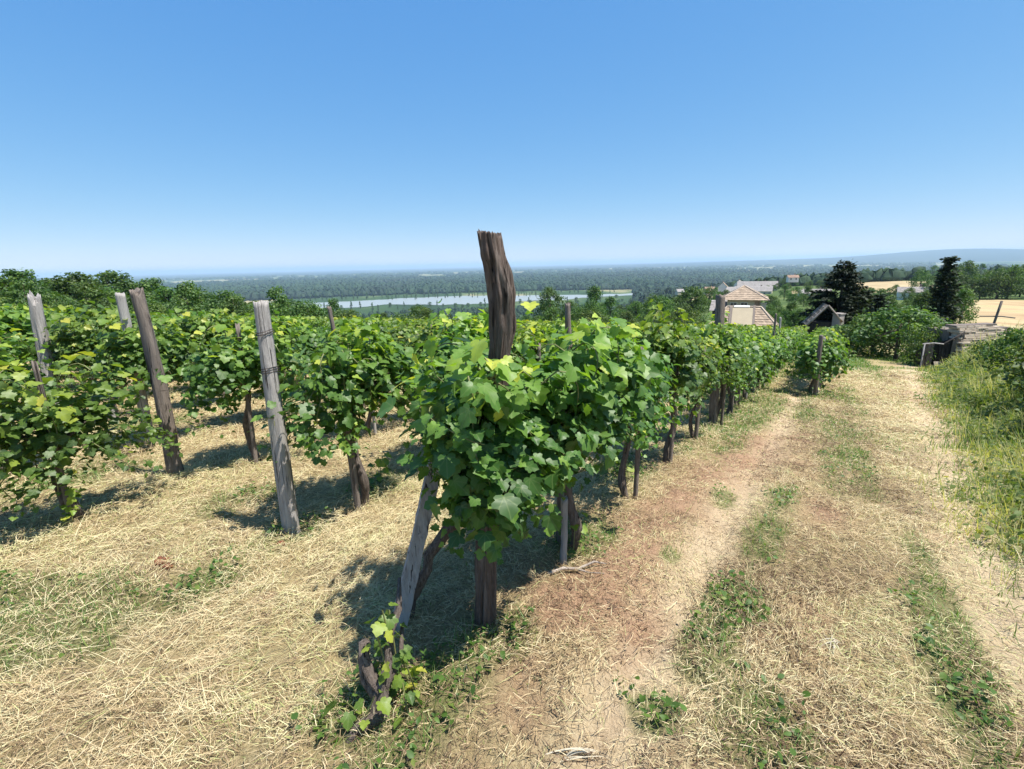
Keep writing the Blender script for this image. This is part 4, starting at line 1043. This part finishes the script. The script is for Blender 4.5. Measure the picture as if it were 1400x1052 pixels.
def wires():
    for i in range(5):
        v = 1.14 + 1.56 * i; us = np.arange(1.7 if i < 4 else 2.0, 24, .8); P = []
        for k, u in enumerate(us):
            x, y = at_uv(float(u), v); P.append((x, y, float(ground_z(x, y)) + (.78 if i else .82) + .012 * math.sin(k * 2.1 + i)))
        o = MB().tube(P, .0016, 4, cap=False).build('trellis_wire', M_WIRE); tag(o, 'thin rusty wire strung through the leaves of the ' + ORD[i] + ' row from the track', 'wire', 'wires of the vine rows')
wires()
def small_things():
    rs = np.random.default_rng(31)
    def lump(x, y, r, label, seed):
        rr = np.random.default_rng(seed); n, k = 7, 10; V = []
        for i in range(n):
            th = math.pi * i / (n - 1)
            for j in range(k):
                a = j / k * 6.283; q = r * (1 + .35 * (vnoise(np.array(j * .9 + seed), np.array(i * .9), seed) - .5) + .12 * rr.normal())
                V.append((q * math.sin(th) * math.cos(a), q * .8 * math.sin(th) * math.sin(a), .55 * q * math.cos(th)))
        F = [(i * k + j, (i + 1) * k + j, (i + 1) * k + (j + 1) % k, i * k + (j + 1) % k) for i in range(n - 1) for j in range(k)]
        o = MB().add(V, F, 0, rr.random(n * k), False).build('soil_clod', M_CLOD); o.location = (x, y, gz(x, y) + r * .2); tag(o, label, 'clod', 'red clods in the straw')
    M_CLOD = plain_mat('red_soil', (.26, .10, .055), .95, .4, 40, .6)
    lump(-2.06, 2.56, .045, 'red brown soil clod lying in the straw of the first lane', 5)
    lump(-1.98, 2.50, .03, 'smaller red clod beside the red brown soil clod', 6)
    lump(-1.45, 2.75, .028, 'little red clod at the foot of the pale grey wire-wound post', 7)
    def stalks(x, y, n, L, az, label, spread=.25):
        mb = MB()
        for i in range(n):
            a = az + rs.normal(0, spread); l = L * rs.uniform(.5, 1.1); s = np.linspace(-.5, .5, 7); off = rs.normal(0, .012, 2)
            px = off[0] + s * l * math.cos(a); py = off[1] + s * l * math.sin(a)
            mb.tube(np.stack([px, py, .012 + .03 * rs.random() * (1 - 4 * s * s) + .004 * i / n], 1), np.linspace(.0026, .0012, 7) * rs.uniform(.7, 1.3), 5)
        o = mb.build('dry_stalks', M_BLEACH); o.location = (x, y, gz(x, y) + .004); tag(o, label, 'stalks', 'bleached stalks on the track')
    M_BLEACH = plain_mat('bleached_stalk', (.55, .49, .37), .6, .12, 30)
    stalks(.19, 1.36, 9, .17, .05, 'white bleached bundle of stalks lying flat at the track side near the stump', .08)
    stalks(1.38, 1.83, 10, .13, .9, 'tangle of bleached white stalks in the middle of the track', .7)
    o = MB().tube([(0, 0, .01), (.09, .02, .025), (.17, .01, .02), (.27, .05, .03), (.34, .04, .015)], [.012, .010, .009, .006, .003], 7, rough=.4, seed=4).tube([(.16, .01, .02), (.22, -.04, .025), (.30, -.05, .02)], [.006, .004, .002], 6).build('fallen_branch', M_PALEB)
    o.location = (.17, 2.36, gz(.17, 2.36)); o.rotation_euler = (0, 0, .1); tag(o, 'crooked dry branch lying at the foot of the short cut stake', 'branch')
    def sprout(x, y, h, n, label):
        r = empty('vine_sprout', (x, y, gz(x, y))); tag(r, label, 'sprout', 'young sprouts between the rows')
        MB().tube([(0, 0, -.02), (.01, .01, h * .5), (.0, .02, h)], .0035, 5).build('stem', M_CANE, r)
        q = rs.random(n); a = rs.uniform(0, 6.283, n); o_ = np.stack([np.cos(a), np.sin(a), np.zeros(n)], 1)
        P = np.stack([0 * q, .02 * q, .02 + q * h], 1) + o_ * rs.uniform(.02, .07, (n, 1)); mb = MB()
        leaf_faces(mb, P, norm(o_ * .4 + [0, 0, .9] + rs.normal(0, .3, (n, 3))), o_ + [0, 0, -.3], rs.uniform(.03, .07, n), np.clip(rs.normal(.6, .2, n), 0, 1), GRAPE)
        mb.build('foliage', M_VINE, r)
    sprout(-1.09, 3.72, .22, 16, 'young vine sprout between the first two rows')
    sprout(-3.0, 3.05, .24, 26, 'leafy sprouts at the foot of the low sprawling grapevine')
    sprout(.95, 4.0, .12, 12, 'small green sprout under the first row')
    sprout(.33, 2.55, .30, 9, 'thin sprout by the short cut stake')
small_things()

# ------------------------------------------------------------------ cut straw and living grass on the ground
def blades(P, az, L, W, lift, curl, roll, tint):
    """each blade: a strip of three cross-sections"""
    n = len(P); dirh = np.stack([np.cos(az), np.sin(az), np.zeros(n)], 1); side = np.stack([-np.sin(az), np.cos(az), np.zeros(n)], 1)
    up = np.array([0, 0, 1.0])
    side = side * np.cos(roll)[:, None] + up * np.sin(roll)[:, None]
    V = np.zeros((n, 6, 3)); ws = (1.0, .85, .15)
    p = P.copy(); ang = lift.copy(); perp = np.stack([-np.sin(az), np.cos(az), np.zeros(n)], 1); bend = curl[:, None]
    hd = dirh.copy()
    for k in range(3):
        V[:, 2 * k] = p - side * (W * ws[k] / 2)[:, None]; V[:, 2 * k + 1] = p + side * (W * ws[k] / 2)[:, None]
        st = hd * np.cos(ang)[:, None] + up * np.sin(ang)[:, None]
        p = p + st * (L / 2)[:, None]; ang = ang - np.abs(curl) * 1.0; hd = norm(hd + perp * bend)
    b = np.arange(n)[:, None] * 6
    F = np.concatenate([b + [0, 2, 3, 1], b + [2, 4, 5, 3]])
    return V.reshape(-1, 3), F, np.repeat(tint, 6)

rng = np.random.default_rng(11)
def scatter(n, dmax, dens_ref, dref, power, azmax=54, dmin=.9):
    """random ground points with density falling as distance grows; constant inside dref"""
    d = np.linspace(dmin, dmax, 4000); pdf = d * np.minimum(1, (dref / d) ** power); cdf = np.cumsum(pdf); cdf /= cdf[-1]
    dd = np.interp(rng.random(n), cdf, d); a = np.radians(rng.uniform(-azmax, azmax, n))
    return dd * np.sin(a), dd * np.cos(a), dd
def make_straw():
    x, y, d = scatter(1100000, 24, 0, 2.4, 1.35)
    g, s, rt = masks(x, y); u, v = uv_of(x, y)
    cl = fbm(x * 3.3, y * 3.3, 91, 4); cl2 = fbm(x * 11, y * 11, 92, 3)
    keep = rng.random(len(x)) < np.clip((.28 + 1.5 * (cl - .28) + .9 * (cl2 - .45)) * (1 - .6 * s) * (1 - .6 * g) * (1 - .72 * rt), .05, 1)
    keep &= v > weed_edge(u) - .4
    x, y, d, g, s, rt, u, v, cl, cl2 = [q[keep] for q in (x, y, d, g, s, rt, u, v, cl, cl2)]
    n = len(x)
    lay = fbm(x * .9, y * .9, 45, 3) * 7.0 + np.pi * (rng.random(n) < .5)
    az = np.where(rng.random(n) < .4, lay + rng.normal(0, .6, n), rng.uniform(0, 6.283, n))
    mid = (v < .35) & (v > -.75)                                    # the crown of the track: shorter, browner litter
    long_ = ~mid & ((v > 1.6) | (v < -.8))
    L = rng.gamma(2.6, .012, n) + .018 + np.where(long_ & (rng.random(n) < .12), rng.uniform(.04, .16, n), 0)
    L *= np.maximum(1, (d / 9) ** .5)
    W = np.maximum(.0017 * rng.uniform(.5, 1.8, n), .0007 * d)
    lift = np.abs(rng.normal(.16, .28, n)); lift = np.where(rng.random(n) < .12, rng.uniform(.4, 1.2, n), lift)
    lift = np.minimum(lift, 1.2) * np.where(L > .1, .45, 1)
    z = ground_full(x, y) + rng.uniform(-.004, .028, n) * (.4 + 1.4 * cl)
    tint = .50 + .75 * (fbm(x * 1.6, y * 1.6, 13, 3) - .5) + .5 * (cl2 - .5) + rng.normal(0, .23, n) + .08 * (v > 1.3) + .08 * (v < -.9) - .14 * mid - .15 * s
    tint = np.minimum(tint, .88)
    tint = np.where(rng.random(n) < .05 + .30 * smooth(.52, .68, fbm(x * 1.1 + 7, y * 1.1, 55, 3)), rng.uniform(.88, 1.0, n), tint)
    tint = np.clip(tint, 0, 1)
    V, F, t = blades(np.stack([x, y, z], 1), az, L, W, lift, rng.normal(0, .38, n), rng.normal(0, .6, n), tint)
    mb = MB().add(V, F, 0, t)
    # dead brown leaf litter in clumps on the crown of the track and below the vines
    x, y, d = scatter(200000, 14, 0, 2.6, 1.4); u, v = uv_of(x, y)
    c = fbm(x * 2.6, y * 2.6, 71, 4)
    k = (rng.random(len(x)) < smooth(.47, .66, c) * np.where((v < .4) & (v > -.8), 1.0, .35)) & (v > weed_edge(u)); x, y, d = x[k], y[k], d[k]; n = len(x)
    V, F, t = blades(np.stack([x, y, ground_full(x, y) + rng.uniform(.0, .03, n)], 1), rng.uniform(0, 6.283, n), rng.uniform(.012, .05, n), np.maximum(rng.uniform(.002, .006, n), .0009 * d), rng.normal(.2, .35, n), rng.normal(0, .7, n), rng.normal(0, .7, n), np.clip(rng.normal(.1, .12, n), 0, .4))
    mb.add(V, F, 0, t)
    o = mb.build('cut_straw', M_STRAW)
    tag(o, 'dry cut grass and straw strewn over the mown ground', 'straw', kind='stuff')
    # living grass
    x, y, d = scatter(330000, 34, 0, 3.0, 1.2)
    g, s, rt = masks(x, y); u, v = uv_of(x, y)
    keep = (rng.random(len(x)) < np.clip(g * 1.0 - .06, 0, 1) * .8 + .03) & (v > weed_edge(u) - .5)
    x, y, d, g, u, v = [q[keep] for q in (x, y, d, g, u, v)]; n = len(x)
    L = (rng.uniform(.03, .085, n) * (.6 + .7 * g)) * np.maximum(1, (d / 12) ** .5)
    W = np.maximum(.003 * rng.uniform(.6, 1.4, n), .0009 * d)
    V, F, t = blades(np.stack([x, y, ground_full(x, y) - .004], 1), rng.uniform(0, 6.283, n), L, W, rng.uniform(.25, 1.3, n), rng.normal(0, .35, n), rng.normal(0, .3, n),
                     np.clip(.45 + rng.normal(0, .25, n) + (1 - g) * .25, 0, 1))
    o = MB().add(V, F, 0, t).build('grass', M_GRASS)
    tag(o, 'short green grass tufts growing through the straw', 'grass', kind='stuff')
    # low broad-leaved weeds in the green patches
    C = []
    x, y, d = scatter(26000, 16, 0, 2.5, 1.4)
    g, s, rt = masks(x, y); u, v = uv_of(x, y)
    keep = (g > .35) & (rng.random(len(x)) < .5 * g) & (v > weed_edge(u) - .3) & ((fbm(x * 4, y * 4, 52, 2) > .46))
    x, y, d = x[keep], y[keep], d[keep]; n = len(x)
    k = 4
    x = np.repeat(x, k) + rng.normal(0, .03, n * k); y = np.repeat(y, k) + rng.normal(0, .03, n * k); n = len(x)
    P = np.stack([x, y, ground_full(x, y) + rng.uniform(.005, .07, n)], 1)
    N = norm(np.stack([rng.normal(0, .5, n), rng.normal(0, .5, n), np.ones(n)], 1)); a = rng.uniform(0, 6.283, n)
    T = np.stack([np.cos(a), np.sin(a), rng.normal(0, .3, n)], 1)
    mb = MB(); leaf_faces(mb, P, N, T, rng.uniform(.018, .042, n), np.clip(rng.normal(.3, .2, n), 0, 1), OVAL)
    o = mb.build('low_weeds', M_GRASS)
    tag(o, 'low broad leaved weeds in green patches along the wheel ruts', 'weeds', kind='stuff')

def make_bank():
    """tall weeds and long grass on the bank beside the track"""
    n = 170000
    u = 1.5 + 40 * rng.random(n) ** 1.7; w = rng.random(n) ** 1.25 * np.minimum(6, .9 + .3 * u)
    v = weed_edge(u) + .16 - w + rng.normal(0, .2, n) * (w < .5) + .5 * (fbm(u * 1.2, u * 0, 3, 3) - .5)
    x, y = xy_of(u, v); d = np.hypot(x, y)
    keep = rng.random(n) < np.clip(fbm(x * 1.7, y * 1.7, 7, 3) * 2 - .2, .2, 1)
    x, y, d, w, u = [q[keep] for q in (x, y, d, w, u)]; n = len(x)
    hgt = (.07 + .40 * smooth(0, 1.1, w) + .52 * smooth(.7, 2.4, w))  * (.55 + .9 * fbm(x * .8, y * .8, 19, 3))
    L = hgt * rng.uniform(.7, 1.4, n)
    W = np.maximum(.005, .0011 * d) * rng.uniform(.7, 1.4, n)
    P = np.stack([x, y, ground_full(x, y) - .01], 1)
    dry = fbm(x * .9 + 5, y * .9, 29, 3)
    V, F, t = blades(P, rng.uniform(0, 6.283, n), L, W, rng.uniform(.75, 1.45, n), rng.normal(0, .35, n), rng.normal(0, .3, n),
                     np.clip(.40 + rng.normal(0, .2, n) + .55 * smooth(.55, .72, dry), 0, 1))
    mb = MB().add(V, F, 0, t)
    # seed stalks
    q = rng.random(n) < .07; m = q.sum()
    V, F, t = blades(P[q], rng.uniform(0, 6.283, m), L[q] * 1.25 + .08, W[q] * .8, rng.uniform(1.1, 1.5, m), rng.normal(0, .12, m), rng.normal(0, .3, m), np.full(m, 1.0))
    mb.add(V, F, 0, t)
    o = mb.build('tall_grass', M_BANK)
    tag(o, 'tall green and straw coloured grass on the bank beside the track', 'grass', kind='stuff')
    # leafy stems among it
    k = 9000
    q = rng.choice(n, k, replace=False, p=(w > .25) / (w > .25).sum()); mb = MB(); PP = []; NN = []; TT = []; SS = []; CC = []
    for i in q:
        hh = hgt[i] * rng.uniform(.8, 1.25); m = int(8 + 8 * rng.random()); zz = np.linspace(.15, 1, m) * hh
        a = rng.uniform(0, 6.283) + np.arange(m) * 2.4; lean = rng.normal(0, .15, 2)
        r = .05 + .06 * rng.random(m)
        px = x[i] + np.cos(a) * r + lean[0] * zz; py = y[i] + np.sin(a) * r + lean[1] * zz
        PP.append(np.stack([px, py, P[i, 2] + zz], 1)); NN.append(np.stack([np.cos(a) * .4, np.sin(a) * .4, np.ones(m)], 1) + rng.normal(0, .3, (m, 3)))
        TT.append(np.stack([np.cos(a), np.sin(a), np.full(m, -.3)], 1)); SS.append(np.maximum(.05, .0055 * d[i]) * rng.uniform(.6, 1.4, m)); CC.append(np.clip(rng.normal(.35 + .3 * (rng.random() < .4), .13, m), 0, 1))
    leaf_faces(mb, np.concatenate(PP), norm(np.concatenate(NN)), np.concatenate(TT), np.concatenate(SS), np.concatenate(CC), OVAL)
    o = mb.build('bank_weeds', M_BANK)
    tag(o, 'leafy green weeds growing among the long grass on the bank', 'weeds', kind='stuff')
make_straw()
make_bank()

# ------------------------------------------------------------------ haze over the valley
mh = bpy.data.materials.new('haze_air'); mh.use_nodes = True
nt = mh.node_tree; nt.nodes.remove(nt.nodes['Principled BSDF'])
pv = nt.nodes.new('ShaderNodeVolumePrincipled')
pv.inputs['Color'].default_value = (.60, .79, 1.0, 1); pv.inputs['Density'].default_value = HAZE; pv.inputs['Anisotropy'].default_value = .1
nt.links.new(pv.outputs[0], nt.nodes['Material Output'].inputs['Volume'])
hb = MB().box((0, 0, (130 - 112) / 2), (124000, 124000, 130 + 112)).build('haze', mh)
tag(hb, 'thin blue haze over the valley', 'haze', kind='stuff')
